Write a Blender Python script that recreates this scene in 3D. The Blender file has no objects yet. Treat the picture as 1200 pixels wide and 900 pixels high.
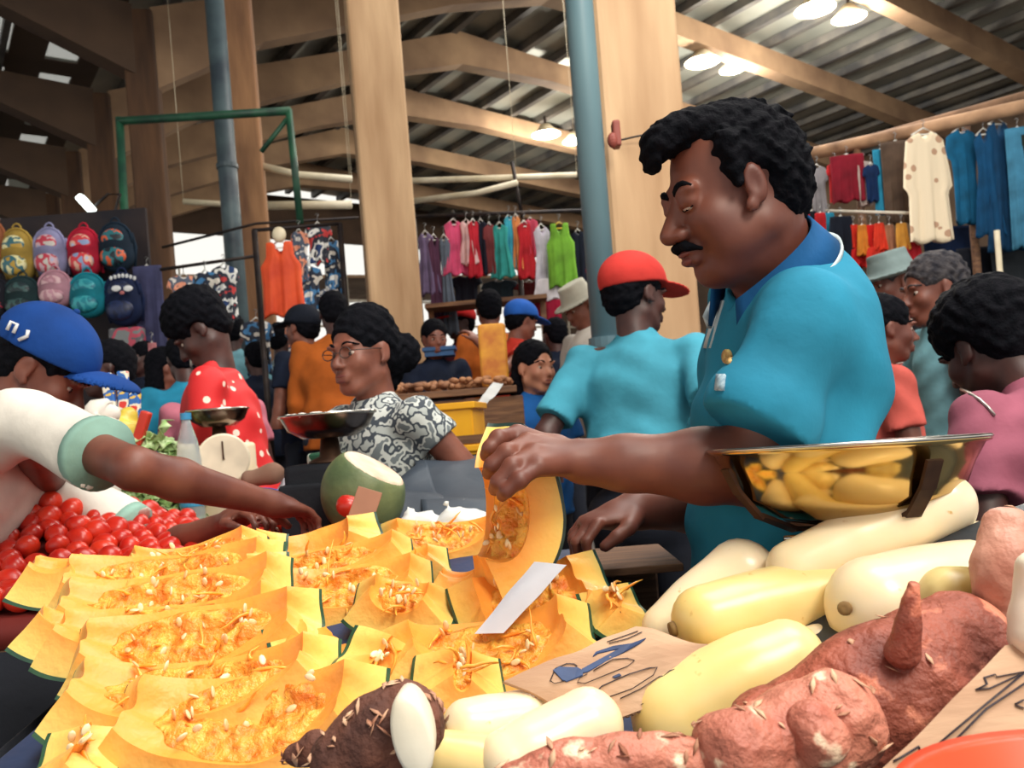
import bpy, bmesh, math, random
import numpy as np
from mathutils import Vector, Matrix, Euler, noise
random.seed(7)
SC = bpy.context.scene
C = SC.collection
R = math.radians
# ------------------------------------------------------------ camera, world, lights
F_PX, ROLL, ZC, YH = 1000.0, R(4.5), 1.2, 500.0
cr, sr = math.cos(ROLL), math.sin(ROLL)
def P(px, py, D):
    """world point seen at pixel (px,py) at depth D metres in front of the camera"""
    x = (px-600)/F_PX; y = -(py-YH)/F_PX
    return Vector((D*(x*cr+y*sr), D, ZC + D*(-x*sr+y*cr)))
cam = bpy.data.cameras.new('camera'); camo = bpy.data.objects.new('camera', cam); C.objects.link(camo)
cam.sensor_width = 36; cam.sensor_fit = 'HORIZONTAL'; cam.lens = 36*F_PX/1200; cam.shift_y = (YH-450)/1200
cam.clip_start = .05; cam.clip_end = 300
camo.matrix_world = Matrix(((cr, sr, 0, 0), (0, 0, -1, 0), (-sr, cr, 0, ZC), (0, 0, 0, 1)))
SC.camera = camo
cam.dof.use_dof = True; cam.dof.focus_distance = 1.0; cam.dof.aperture_fstop = 11
w = bpy.data.worlds.new('sky'); SC.world = w; w.use_nodes = True
bg = w.node_tree.nodes['Background']
bg.inputs[0].default_value = (1.0, 0.97, 0.90, 1); bg.inputs[1].default_value = 1.05
def area(name, loc, target, size, power, col):
    l = bpy.data.lights.new(name, 'AREA'); l.energy = power; l.color = col; l.shape = 'RECTANGLE'; l.size = size[0]; l.size_y = size[1]
    o = bpy.data.objects.new(name, l); C.objects.link(o); o.location = loc
    o.rotation_euler = (Vector(target)-Vector(loc)).to_track_quat('-Z', 'Y').to_euler(); return o
area('softbox_front', (1.6, -1.4, 4.2), (.1, 1.1, .9), (1.3, 1.3), 150, (1.0, .93, .80))  # added softbox above and behind the camera, brightens the front produce
area('softbox_mid', (1.5, 1.5, 5.8), (-.6, 4.2, 1.0), (3.0, 3.0), 300, (1.0, .96, .9))  # added area fill hung under the closed roof, lights the middle stalls
area('softbox_back', (2.5, 8.0, 7.0), (1.5, 7.0, 1.5), (4, 4), 420, (1.0, .95, .88))  # added area fill inside the hall, lights the far racks
vs = SC.view_settings; vs.view_transform = 'Standard'; vs.look = 'None'; vs.exposure = 0.0; vs.gamma = 1.0; vs.use_curve_mapping = False

# ------------------------------------------------------------ materials
def lin(c): 
    c = c/255.0
    return c/12.92 if c <= .04045 else ((c+.055)/1.055)**2.4
def L(rgb): return (lin(rgb[0]), lin(rgb[1]), lin(rgb[2]), 1)
_m = {}
def mat(name, rgb, rough=.6, rgb2=None, scale=8, lo=.35, hi=.65, bump=0, bscale=30, metal=0, spec=.5, sss=0, detail=3, alpha=1, stretch=None):
    """procedural two-tone noise material"""
    if name in _m: return _m[name]
    m = bpy.data.materials.new(name); m.use_nodes = True; nt = m.node_tree; N = nt.nodes; b = N['Principled BSDF']
    b.inputs['Roughness'].default_value = rough; b.inputs['Metallic'].default_value = metal
    b.inputs['Specular IOR Level'].default_value = spec
    if sss: b.inputs['Subsurface Weight'].default_value = sss; b.inputs['Subsurface Radius'].default_value = (.01, .004, .002); b.inputs['Subsurface Scale'].default_value = 1
    tc = N.new('ShaderNodeTexCoord'); mp = N.new('ShaderNodeMapping'); nt.links.new(tc.outputs['Object'], mp.inputs[0])
    if stretch: mp.inputs['Scale'].default_value = stretch
    n = N.new('ShaderNodeTexNoise'); n.inputs['Scale'].default_value = scale; n.inputs['Detail'].default_value = detail
    nt.links.new(mp.outputs[0], n.inputs['Vector'])
    r = N.new('ShaderNodeValToRGB'); r.color_ramp.elements[0].position = lo; r.color_ramp.elements[1].position = hi
    if rgb2 is None: rgb2 = tuple(min(255, c*1.0)*.86 for c in rgb)
    r.color_ramp.elements[0].color = L(rgb2); r.color_ramp.elements[1].color = L(rgb)
    nt.links.new(n.outputs['Fac'], r.inputs[0]); nt.links.new(r.outputs[0], b.inputs['Base Color'])
    if bump:
        n2 = N.new('ShaderNodeTexNoise'); n2.inputs['Scale'].default_value = bscale; n2.inputs['Detail'].default_value = 4
        nt.links.new(mp.outputs[0], n2.inputs['Vector'])
        bm = N.new('ShaderNodeBump'); bm.inputs['Strength'].default_value = bump; bm.inputs['Distance'].default_value = .01
        nt.links.new(n2.outputs['Fac'], bm.inputs['Height']); nt.links.new(bm.outputs[0], b.inputs['Normal'])
    if alpha < 1: b.inputs['Alpha'].default_value = alpha
    _m[name] = m; return m
def mat_attr(name, stops, rough=.45, bump=.3, bscale=60, sss=0, spec=.4):
    """colour ramp over the mesh attribute 'w' with noise added"""
    m = bpy.data.materials.new(name); m.use_nodes = True; nt = m.node_tree; N = nt.nodes; b = N['Principled BSDF']
    b.inputs['Roughness'].default_value = rough; b.inputs['Specular IOR Level'].default_value = spec
    if sss: b.inputs['Subsurface Weight'].default_value = sss; b.inputs['Subsurface Radius'].default_value = (.02, .01, .003); b.inputs['Subsurface Scale'].default_value = 1
    a = N.new('ShaderNodeAttribute'); a.attribute_name = 'w'
    tc = N.new('ShaderNodeTexCoord'); n = N.new('ShaderNodeTexNoise'); n.inputs['Scale'].default_value = 30; nt.links.new(tc.outputs['Object'], n.inputs['Vector'])
    ma = N.new('ShaderNodeMath'); ma.operation = 'MULTIPLY_ADD'; ma.inputs[1].default_value = .35; nt.links.new(n.outputs['Fac'], ma.inputs[0])
    mb = N.new('ShaderNodeMath'); mb.operation = 'ADD'; mb.inputs[1].default_value = -.175
    nt.links.new(a.outputs['Fac'], ma.inputs[2]); nt.links.new(ma.outputs[0], mb.inputs[0])
    r = N.new('ShaderNodeValToRGB'); e = r.color_ramp.elements
    e[0].position = stops[0][0]; e[0].color = L(stops[0][1]); e[1].position = stops[-1][0]; e[1].color = L(stops[-1][1])
    for p, c in stops[1:-1]: q = e.new(p); q.color = L(c)
    nt.links.new(mb.outputs[0], r.inputs[0]); nt.links.new(r.outputs[0], b.inputs['Base Color'])
    n2 = N.new('ShaderNodeTexNoise'); n2.inputs['Scale'].default_value = bscale; nt.links.new(tc.outputs['Object'], n2.inputs['Vector'])
    bm = N.new('ShaderNodeBump'); bm.inputs['Strength'].default_value = bump; bm.inputs['Distance'].default_value = .006
    nt.links.new(n2.outputs['Fac'], bm.inputs['Height']); nt.links.new(bm.outputs[0], b.inputs['Normal'])
    return m
def mat_emit(name, rgb, s):
    m = bpy.data.materials.new(name); m.use_nodes = True; b = m.node_tree.nodes['Principled BSDF']
    b.inputs['Base Color'].default_value = L(rgb); b.inputs['Emission Color'].default_value = L(rgb); b.inputs['Emission Strength'].default_value = s; return m
def mat_stripe(name, c1, c2, c3, scale, rough=.7):
    """horizontal stripes along local z"""
    m = bpy.data.materials.new(name); m.use_nodes = True; nt = m.node_tree; N = nt.nodes; b = N['Principled BSDF']; b.inputs['Roughness'].default_value = rough
    tc = N.new('ShaderNodeTexCoord'); s = N.new('ShaderNodeSeparateXYZ'); nt.links.new(tc.outputs['Object'], s.inputs[0])
    q = N.new('ShaderNodeMath'); q.operation = 'MULTIPLY'; q.inputs[1].default_value = scale; nt.links.new(s.outputs['Z'], q.inputs[0])
    f = N.new('ShaderNodeMath'); f.operation = 'FRACT'; nt.links.new(q.outputs[0], f.inputs[0])
    r = N.new('ShaderNodeValToRGB'); r.color_ramp.interpolation = 'CONSTANT'; e = r.color_ramp.elements
    e[0].position = 0; e[0].color = L(c1); e[1].position = .45; e[1].color = L(c2)
    for p, c in ((.68, c3), (.76, c2)): z = e.new(p); z.color = L(c)
    nt.links.new(f.outputs[0], r.inputs[0]); nt.links.new(r.outputs[0], b.inputs['Base Color']); return m
def mat_spots(name, base, spot, scale, thr=.32, rough=.7):
    """round/diamond printed motifs (voronoi cells) on a base colour"""
    m = bpy.data.materials.new(name); m.use_nodes = True; nt = m.node_tree; N = nt.nodes; b = N['Principled BSDF']; b.inputs['Roughness'].default_value = rough
    tc = N.new('ShaderNodeTexCoord'); v = N.new('ShaderNodeTexVoronoi'); v.inputs['Scale'].default_value = scale; nt.links.new(tc.outputs['Object'], v.inputs['Vector'])
    r = N.new('ShaderNodeValToRGB'); r.color_ramp.interpolation = 'CONSTANT'; e = r.color_ramp.elements
    e[0].position = 0; e[0].color = L(spot); e[1].position = thr; e[1].color = L(base)
    nt.links.new(v.outputs['Distance'], r.inputs[0]); nt.links.new(r.outputs[0], b.inputs['Base Color']); return m
def mat_multi(name, cols, scale, rough=.6):
    """patchwork print of several colours"""
    m = bpy.data.materials.new(name); m.use_nodes = True; nt = m.node_tree; N = nt.nodes; b = N['Principled BSDF']; b.inputs['Roughness'].default_value = rough
    tc = N.new('ShaderNodeTexCoord'); n = N.new('ShaderNodeTexNoise'); n.inputs['Scale'].default_value = scale; n.inputs['Detail'].default_value = 1.5
    nt.links.new(tc.outputs['Object'], n.inputs['Vector'])
    r = N.new('ShaderNodeValToRGB'); r.color_ramp.interpolation = 'CONSTANT'; e = r.color_ramp.elements
    k = len(cols); e[0].position = 0; e[0].color = L(cols[0]); e[1].position = .3+.4*(k-1)/k; e[1].color = L(cols[-1])
    for i in range(1, k-1): z = e.new(.3+.4*i/k); z.color = L(cols[i])
    nt.links.new(n.outputs['Fac'], r.inputs[0]); nt.links.new(r.outputs[0], b.inputs['Base Color']); return m

# ------------------------------------------------------------ objects
def tag(o, label=None, cat=None, group=None, kind=None):
    if label: o['label'] = label
    if cat: o['category'] = cat
    if group: o['group'] = group
    if kind: o['kind'] = kind
    return o
def empty(name, loc, label, cat, group=None, rz=0):
    o = bpy.data.objects.new(name, None); C.objects.link(o); o.location = loc; o.rotation_euler = (0, 0, rz); o.empty_display_size = .05
    return tag(o, label, cat, group)
def wmat(o):
    m = Matrix.LocRotScale(o.location, o.rotation_euler, o.scale); return wmat(o.parent)@m if o.parent else m
def mesh_obj(name, verts, faces, m, parent=None, smooth=True, world=True, mats=None, midx=None, attr=None):
    """one mesh object; verts in world space unless world=False (then local to parent)"""
    me = bpy.data.meshes.new(name)
    V = [tuple(map(float, v)) for v in verts]
    me.from_pydata(V, [], [tuple(int(i) for i in f) for f in faces])
    o = bpy.data.objects.new(name, me); C.objects.link(o)
    for q in (mats or [m]): me.materials.append(q)
    if midx is not None: me.polygons.foreach_set('material_index', midx)
    if smooth: me.polygons.foreach_set('use_smooth', [True]*len(me.polygons))
    if attr is not None:
        a = me.attributes.new('w', 'FLOAT', 'POINT'); a.data.foreach_set('value', [float(x) for x in attr])
    if parent:
        o.parent = parent
        if world:
            me.transform(wmat(parent).inverted())
    elif world:
        c = sum((Vector(v) for v in V), Vector())/max(1, len(V)); zmin = min(v[2] for v in V); c.z = zmin
        me.transform(Matrix.Translation(-c)); o.location = c
    me.validate(); me.update()
    return o
def fixn(o):
    bm = bmesh.new(); bm.from_mesh(o.data); bmesh.ops.recalc_face_normals(bm, faces=bm.faces); bm.to_mesh(o.data); bm.free(); return o
class MB:
    """collects shapes for ONE mesh object"""
    def __init__(s): s.v = []; s.f = []; s.mi = []; s.sm = []; s.cur = 0
    def add(s, v, f):
        n = len(s.v); s.v += [Vector(p) for p in v]; s.f += [tuple(i+n for i in q) for q in f]; s.mi += [s.cur]*len(f); return s
    def box(s, c, d, M=None, bev=0):
        x, y, z = d[0]/2, d[1]/2, d[2]/2; c = Vector(c)
        if bev:
            bm = bmesh.new(); bmesh.ops.create_cube(bm, size=1, matrix=Matrix.Diagonal((d[0], d[1], d[2], 1)))
            bmesh.ops.bevel(bm, geom=bm.edges[:], offset=bev, segments=3, affect='EDGES', profile=.6)
            bm.verts.index_update(); v = [q.co.copy() for q in bm.verts]; f = [tuple(a.index for a in q.verts) for q in bm.faces]; bm.free()
        else:
            v = [Vector((a*x, b*y, e*z)) for e in (-1, 1) for b in (-1, 1) for a in (-1, 1)]
            f = [(0, 2, 3, 1), (4, 5, 7, 6), (0, 1, 5, 4), (2, 6, 7, 3), (0, 4, 6, 2), (1, 3, 7, 5)]
        if M is not None: v = [M @ p for p in v]
        return s.add([p+c for p in v], f)
    def bar(s, a, b, w, h, up=(0, 0, 1), bev=0):
        a, b = Vector(a), Vector(b); d = b-a; y = d.normalized(); x = y.cross(Vector(up)).normalized(); z = x.cross(y)
        M = Matrix((x, y, z)).transposed()
        return s.box((a+b)/2, (w, d.length, h), M, bev)
    def tube(s, pts, rad, n=10, caps=True, flat=None):
        """tube along pts, radius number or list; flat = (sx, sy) squashes the section"""
        pts = [Vector(p) for p in pts]
        if not hasattr(rad, '__len__'): rad = [rad]*len(pts)
        T = []
        for i in range(len(pts)):
            a = pts[max(0, i-1)]; b = pts[min(len(pts)-1, i+1)]; T.append((b-a).normalized())
        u = T[0].orthogonal().normalized() if abs(T[0].z) > .95 else T[0].cross(Vector((0, 0, 1))).normalized()
        v = []; fx, fy = flat or (1, 1)
        for i, p in enumerate(pts):
            u = (u-T[i]*u.dot(T[i])).normalized(); q = T[i].cross(u)
            for k in range(n):
                a = 2*math.pi*k/n; v.append(p+(u*math.cos(a)*fx+q*math.sin(a)*fy)*rad[i])
        f = [(i*n+k, i*n+(k+1) % n, (i+1)*n+(k+1) % n, (i+1)*n+k) for i in range(len(pts)-1) for k in range(n)]
        if caps:
            f.append(tuple(reversed(range(n)))); f.append(tuple((len(pts)-1)*n+k for k in range(n)))
        return s.add(v, f)
    def lathe(s, prof, c=(0, 0, 0), n=32, M=None):
        """prof = [(r,z)...] round local z"""
        v = []; c = Vector(c)
        for r, z in prof:
            for k in range(n):
                a = 2*math.pi*k/n; p = Vector((r*math.cos(a), r*math.sin(a), z))
                if M is not None: p = M @ p
                v.append(p+c)
        m = len(prof)
        f = [(i*n+k, i*n+(k+1) % n, (i+1)*n+(k+1) % n, (i+1)*n+k) for i in range(m-1) for k in range(n)]
        f.append(tuple(reversed(range(n)))); f.append(tuple((m-1)*n+k for k in range(n)))
        return s.add(v, f)
    def ell(s, c, r, n=12, M=None, m=8):
        prof = [(math.sin(math.pi*i/m) if 0 < i < m else .02, -math.cos(math.pi*i/m)) for i in range(m+1)]
        S = Matrix.Diagonal((r[0], r[1], r[2])); K = (M @ S) if M is not None else S
        return s.lathe(prof, c, n, K)
    def build(s, name, m, parent=None, smooth=False, world=True, mats=None):
        o = mesh_obj(name, s.v, s.f, m, parent, smooth, world, mats, s.mi if mats else None); return fixn(o)
def copy_tree(o, parent=None):
    c = o.copy(); C.objects.link(c); c.parent = parent
    for ch in list(o.children): copy_tree(ch, c)
    return c
def smoothpath(pts, vals, n):
    """catmull-rom through pts, with radii"""
    P_ = [Vector(p) for p in pts]; P_ = [P_[0]*2-P_[1]]+P_+[P_[-1]*2-P_[-2]]; V_ = [vals[0]]+list(vals)+[vals[-1]]
    op, ov = [], []
    for i in range(1, len(P_)-2):
        for k in range(n):
            t = k/n; a, b, c, d = P_[i-1:i+3]
            op.append(.5*((2*b)+(c-a)*t+(2*a-5*b+4*c-d)*t*t+(3*b-a-3*c+d)*t**3))
            a, b, c, d = V_[i-1:i+3]; ov.append(.5*((2*b)+(c-a)*t+(2*a-5*b+4*c-d)*t*t+(3*b-a-3*c+d)*t**3))
    op.append(P_[-2]); ov.append(V_[-2]); return op, ov
def tuber(name, pts, rad, m, parent=None, n=28, seg=8, amp=0, sc=20, amp2=0, sc2=60, endk=.9, seed=0):
    """closed rounded organic body through pts with radii and lumpy noise"""
    op, ov = smoothpath(pts, rad, seg)
    r0, r1 = ov[0]*endk, ov[-1]*endk; d0 = (op[0]-op[1]).normalized(); d1 = (op[-1]-op[-2]).normalized()
    pre = [(op[0]+d0*r0*math.sin(a), ov[0]*math.cos(a)) for a in [R(x) for x in (88, 76, 62, 46, 30, 15)]]
    post = [(op[-1]+d1*r1*math.sin(a), ov[-1]*math.cos(a)) for a in [R(x) for x in (15, 30, 46, 62, 76, 88)]]
    pts_ = [p for p, _ in pre]+op+[p for p, _ in post]; rr = [r for _, r in pre]+ov+[r for _, r in post]
    b = MB(); b.tube(pts_, rr, n)
    if amp or amp2:
        off = Vector((seed*3.1, seed*1.7, 0)); k = n
        for i, p in enumerate(b.v):
            c = pts_[min(len(pts_)-1, i//k)]; d = (p-c)
            if d.length < 1e-6: continue
            dn = d.normalized()
            q = amp*noise.noise((p+off)*sc) + amp2*noise.noise((p+off)*sc2)
            b.v[i] = p+dn*q
    return b.build(name, m, parent, smooth=True)
# ------------------------------------------------------------ distance-field modeller (for bodies and cloth)
class Field:
    def __init__(s, lo, hi, h):
        s.h = h; s.ax = [np.arange(lo[i]-2*h, hi[i]+2.5*h, h, dtype=np.float32) for i in range(3)]
        s.F = np.full([len(a) for a in s.ax], 1.0, np.float32)
    def reg(s, lo, hi):
        sl = []
        for i in range(3):
            a = s.ax[i]; i0 = int(np.searchsorted(a, lo[i])); i1 = int(np.searchsorted(a, hi[i]))
            sl.append(slice(max(0, i0), min(len(a), i1)))
        x, y, z = s.ax[0][sl[0]][:, None, None], s.ax[1][sl[1]][None, :, None], s.ax[2][sl[2]][None, None, :]
        return tuple(sl), x, y, z
    def blend(s, sl, d, k, sub=False):
        f = s.F[sl]
        if f.size == 0: return
        if sub:
            if k > 0: hh = np.maximum(k-np.abs(f+d), 0)/k; s.F[sl] = np.maximum(f, -d)+hh*hh*k/4
            else: s.F[sl] = np.maximum(f, -d)
        elif k > 0: hh = np.maximum(k-np.abs(f-d), 0)/k; s.F[sl] = np.minimum(f, d)-hh*hh*k/4
        else: s.F[sl] = np.minimum(f, d)
    def cone(s, a, b, ra, rb, k=.01, cut=False, sub=False):
        a, b = Vector(a), Vector(b); mg = k+3*s.h; r = max(ra, rb)+mg
        lo = [min(a[i], b[i])-r for i in range(3)]; hi = [max(a[i], b[i])+r for i in range(3)]
        sl, x, y, z = s.reg(lo, hi); d = b-a; L2 = max(d.length_squared, 1e-9)
        px, py, pz = x-a.x, y-a.y, z-a.z
        t = (px*d.x+py*d.y+pz*d.z)/L2; tc = np.clip(t, 0, 1)
        q = np.sqrt((px-tc*d.x)**2+(py-tc*d.y)**2+(pz-tc*d.z)**2)-(ra+(rb-ra)*tc)
        if cut: q = np.maximum(q, (t-1)*math.sqrt(L2))
        s.blend(sl, q, k, sub); return s
    def ell(s, c, r, M=None, k=.01, sub=False):
        c = Vector(c); mr = max(r)+k+3*s.h
        sl, x, y, z = s.reg([c[i]-mr for i in range(3)], [c[i]+mr for i in range(3)])
        x, y, z = x-c.x, y-c.y, z-c.z
        if M is not None:
            I = M.transposed()
            x, y, z = (I[0][0]*x+I[0][1]*y+I[0][2]*z), (I[1][0]*x+I[1][1]*y+I[1][2]*z), (I[2][0]*x+I[2][1]*y+I[2][2]*z)
        k0 = np.sqrt((x/r[0])**2+(y/r[1])**2+(z/r[2])**2)+1e-6
        k1 = np.sqrt((x/r[0]**2)**2+(y/r[1]**2)**2+(z/r[2]**2)**2)+1e-6
        s.blend(sl, k0*(k0-1)/k1, k, sub); return s
    def plane(s, p, n, lo=None, hi=None):
        """keep the side opposite to n"""
        p, n = Vector(p), Vector(n).normalized()
        sl, x, y, z = s.reg(lo or [-99]*3, hi or [99]*3)
        s.F[sl] = np.maximum(s.F[sl], (x-p.x)*n.x+(y-p.y)*n.y+(z-p.z)*n.z); return s
    def wob(s, fn):
        sl, x, y, z = s.reg([-99]*3, [99]*3); s.F += fn(x, y, z).astype(np.float32); return s
    def mesh(s):
        F = s.F; S = F < 0; c = np.zeros([n-1 for n in F.shape], np.int8)
        for i in (0, 1):
            for j in (0, 1):
                for k in (0, 1): c += S[i:S.shape[0]-1+i, j:S.shape[1]-1+j, k:S.shape[2]-1+k]
        act = (c > 0) & (c < 8); cells = np.argwhere(act); n = len(cells)
        idx = np.full(act.shape, -1, np.int64); idx[act] = np.arange(n)
        acc = np.zeros((n, 3)); cnt = np.zeros(n); I, J, K = cells.T
        co = [(i, j, k) for i in (0, 1) for j in (0, 1) for k in (0, 1)]
        X, Y, Z = s.ax
        for a in co:
            for ax in range(3):
                if a[ax]: continue
                b = list(a); b[ax] = 1
                Fa = F[I+a[0], J+a[1], K+a[2]]; Fb = F[I+b[0], J+b[1], K+b[2]]
                mk = (Fa < 0) != (Fb < 0); t = np.where(mk, Fa/np.where(mk, Fa-Fb, 1), 0)
                pa = np.stack([X[I+a[0]], Y[J+a[1]], Z[K+a[2]]], 1); pb = np.stack([X[I+b[0]], Y[J+b[1]], Z[K+b[2]]], 1)
                acc += np.where(mk[:, None], pa+t[:, None]*(pb-pa), 0); cnt += mk
        V = acc/np.maximum(cnt, 1)[:, None]; Q = []
        for ax in range(3):
            o = [1, 1, 1]; o[ax] = 0; u, v = [q for q in range(3) if q != ax]
            s0 = [slice(1, -1)]*3; s0[ax] = slice(0, -1); s1 = [slice(1, -1)]*3; s1[ax] = slice(1, None)
            A, B = S[tuple(s0)], S[tuple(s1)]; e = np.argwhere(A != B)
            if not len(e): continue
            inside = A[tuple(e.T)]; e = e+np.array(o)
            du = np.zeros(3, int); du[u] = 1; dv = np.zeros(3, int); dv[v] = 1
            g = lambda p: idx[tuple(p.T)]
            q = np.stack([g(e-du-dv), g(e-dv), g(e), g(e-du)], 1)
            flip = inside if ax != 1 else ~inside
            q[~flip] = q[~flip][:, ::-1]; Q.append(q)
        Q = np.concatenate(Q); Q = Q[(Q >= 0).all(1)]
        return V, Q
def join_fields(ms):
    V, Q, o = [], [], 0
    for v, q in ms: V.append(v); Q.append(q+o); o += len(v)
    return np.concatenate(V), np.concatenate(Q)
def field_obj(name, ms, m, parent=None, world=False):
    V, Q = join_fields(ms); return mesh_obj(name, V.tolist(), Q.tolist(), m, parent, True, world)
# ============================================================ THE HALL
AX = Vector((-math.sin(R(35)), math.cos(R(35)), 0)); BX = Vector((math.cos(R(35)), math.sin(R(35)), 0)); UP = Vector((0, 0, 1))
O1 = Vector((.594, 3.62, 0)); BAY = 2.75
def H(s, b, z): return O1+AX*s+BX*b+UP*z
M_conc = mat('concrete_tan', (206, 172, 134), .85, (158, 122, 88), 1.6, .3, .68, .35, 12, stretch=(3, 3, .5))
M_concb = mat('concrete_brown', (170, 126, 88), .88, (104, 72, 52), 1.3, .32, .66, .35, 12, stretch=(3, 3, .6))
M_concd = mat('concrete_shaded', (112, 80, 56), .9, (62, 46, 38), 1.4, .3, .68, .35, 12, stretch=(3, 3, .5))  # darker copy for the far columns: their backlit shade put into the colour
M_beam = mat('concrete_beam', (178, 146, 114), .85, (132, 104, 82), 1.2, .3, .7, .3, 10)
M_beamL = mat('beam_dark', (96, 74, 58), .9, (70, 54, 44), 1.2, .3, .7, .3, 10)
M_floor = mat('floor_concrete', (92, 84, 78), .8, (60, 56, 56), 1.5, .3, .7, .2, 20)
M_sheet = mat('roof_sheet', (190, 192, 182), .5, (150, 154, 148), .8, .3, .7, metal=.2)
M_sheetd = mat('roof_sheet_dark', (104, 88, 76), .7, (78, 66, 58), .8, .3, .7)  # darker brown sheet for the roof left of the column row
M_purl = mat('purlin_steel', (120, 116, 110), .6, (84, 84, 86), 2)
M_poly = bpy.data.materials.new('translucent_sheet'); M_poly.use_nodes = True
_n = M_poly.node_tree; _b = _n.nodes['Principled BSDF']; _b.inputs['Base Color'].default_value = L((196, 212, 208)); _b.inputs['Alpha'].default_value = .45; _b.inputs['Roughness'].default_value = .6
# floor and raised slab
mesh_obj('floor', [(-60, -4, 0), (60, -4, 0), (60, 90, 0), (-60, 90, 0)], [(0, 1, 2, 3)], M_floor, smooth=False)['kind'] = 'structure'
b = MB(); b.box((0, 25, .14), (60, 42.2, .28)); b.build('floor', M_floor)['kind'] = 'structure'
# roof cross-section: b -> z, sheets as panels with translucent panels let in
def roof_z(b_):
    if b_ <= 0: return 6.9
    if b_ <= 6.4: return 6.9+2.0*b_/6.4
    return 8.9-.062*(b_-6.4)
sky_b = [(-.5, .42), (-1.4, .5), (-2.6, .6), (-4.0, .6), (-5.6, .6)]
S0, S1 = -7.5, 21.9
ceil = MB(); poly = []
edges = sorted({-14.0, 0.0, 6.4, 20.0} | {x for c_, w_ in sky_b for x in (c_-w_/2, c_+w_/2)})
for i in range(-3, 8):
    s0, s1 = max(S0, i*BAY), min(S1, (i+1)*BAY)
    if s1 <= s0: continue
    for a_, b_ in zip(edges[:-1], edges[1:]):
        hole = any(abs((a_+b_)/2-c_) < .01 for c_, w_ in sky_b)
        sp = [(s0, s1)]
        if hole: sp = [(s0, s0+.3), (s1-.2, s1)]; poly.append((s0+.3, s1-.2, a_, b_))
        for q0, q1 in sp:
            if q1-q0 < .05: continue
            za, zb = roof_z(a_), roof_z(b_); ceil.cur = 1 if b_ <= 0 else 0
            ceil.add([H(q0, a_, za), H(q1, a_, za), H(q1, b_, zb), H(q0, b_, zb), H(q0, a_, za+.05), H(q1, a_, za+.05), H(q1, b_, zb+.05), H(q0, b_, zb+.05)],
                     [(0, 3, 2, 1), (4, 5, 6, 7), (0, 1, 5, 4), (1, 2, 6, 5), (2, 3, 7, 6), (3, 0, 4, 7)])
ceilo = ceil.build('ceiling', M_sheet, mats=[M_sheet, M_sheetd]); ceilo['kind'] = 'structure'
for k, (a0, a1, b0, b1) in enumerate(poly):
    q = MB(); q.add([H(a0, b0, 6.91), H(a1, b0, 6.91), H(a1, b1, 6.91), H(a0, b1, 6.91), H(a0, b0, 6.93), H(a1, b0, 6.93), H(a1, b1, 6.93), H(a0, b1, 6.93)],
                     [(0, 3, 2, 1), (4, 5, 6, 7), (0, 1, 5, 4), (1, 2, 6, 5), (2, 3, 7, 6), (3, 0, 4, 7)])
    q.build('window_%d' % (k+1), M_poly)['kind'] = 'structure'
# purlins run along the hall
k = 0
for b_ in [x*.82+.5 for x in range(0, 24)]:
    z = roof_z(b_)-.09; q = MB(); q.bar(H(S0, b_, z), H(S1, b_, z), .13, .16); q.build('purlin', M_purl, ceilo)
for b_ in (-1.25, -2.3, -3.5, -4.9, -6.5, -8, -10, -12):
    z = roof_z(b_)-.06; q = MB(); q.bar(H(S0, b_, z), H(S1, b_, z), .08, .1); q.build('purlin', M_purl, ceilo)
# columns and roof frames
col_lab = ['tan square concrete column behind the vendor in the blue polo', 'tan concrete column standing behind the woman with glasses',
 'brown concrete column with a grey drainpipe, behind the red-shirted shopper', 'slim brown concrete column left of the drainpipe column', 'dark concrete column beside the hanging backpacks',
 'far left dark concrete column behind the backpacks', 'distant concrete column at the far end of the row', 'last distant concrete column of the row']
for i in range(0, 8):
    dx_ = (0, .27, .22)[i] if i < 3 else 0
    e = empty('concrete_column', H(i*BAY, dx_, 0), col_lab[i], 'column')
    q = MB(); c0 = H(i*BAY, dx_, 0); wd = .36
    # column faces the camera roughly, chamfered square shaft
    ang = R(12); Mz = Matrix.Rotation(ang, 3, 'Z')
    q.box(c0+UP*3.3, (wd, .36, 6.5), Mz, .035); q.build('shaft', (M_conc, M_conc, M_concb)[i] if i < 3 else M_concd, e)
    q = MB(); q.box(c0+UP*.2, (.6, .6, .4), Mz, .03); q.build('footing', M_conc, e)
fr_lab = ['nearest', 'second', 'third', 'fourth', 'fifth', 'sixth', 'seventh', 'farthest']
for i in range(1, 8):
    s = i*BAY
    e = empty('roof_frame', H(s, 0, 6.2), 'long concrete roof frame spanning the hall, %s of the row of frames' % fr_lab[i], 'roof beam')
    def seg(name, pts, dep, wid, m):
        """beam through (b,ztop) points with depth dep at each"""
        q = MB(); vs_ = []
        for (b_, zt), d_ in zip(pts, dep):
            for ss, zz in ((-wid/2, zt), (wid/2, zt), (wid/2, zt-d_), (-wid/2, zt-d_)): vs_.append(H(s+ss, b_, zz))
        fs = []
        for k_ in range(len(pts)-1):
            for j in range(4): a_, b2 = k_*4+j, k_*4+(j+1) % 4; fs.append((a_, b2, b2+4, a_+4))
        fs += [(0, 1, 2, 3), tuple(len(vs_)-4+j for j in (3, 2, 1, 0))]
        q.add(vs_, fs); q.build(name, m, e)
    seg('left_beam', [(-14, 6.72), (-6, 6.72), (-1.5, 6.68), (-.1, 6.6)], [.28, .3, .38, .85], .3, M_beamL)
    seg('left_rafter', [(.1, 6.6), (1.5, 7.1), (4.5, 8.1), (6.4, 8.75)], [1.0, .65, .5, .62], .3, M_beam)
    seg('right_rafter', [(6.4, 8.75), (8.5, 8.58), (15, 8.15), (19.3, 7.85)], [.62, .42, .42, .5], .3, M_beam)
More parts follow.
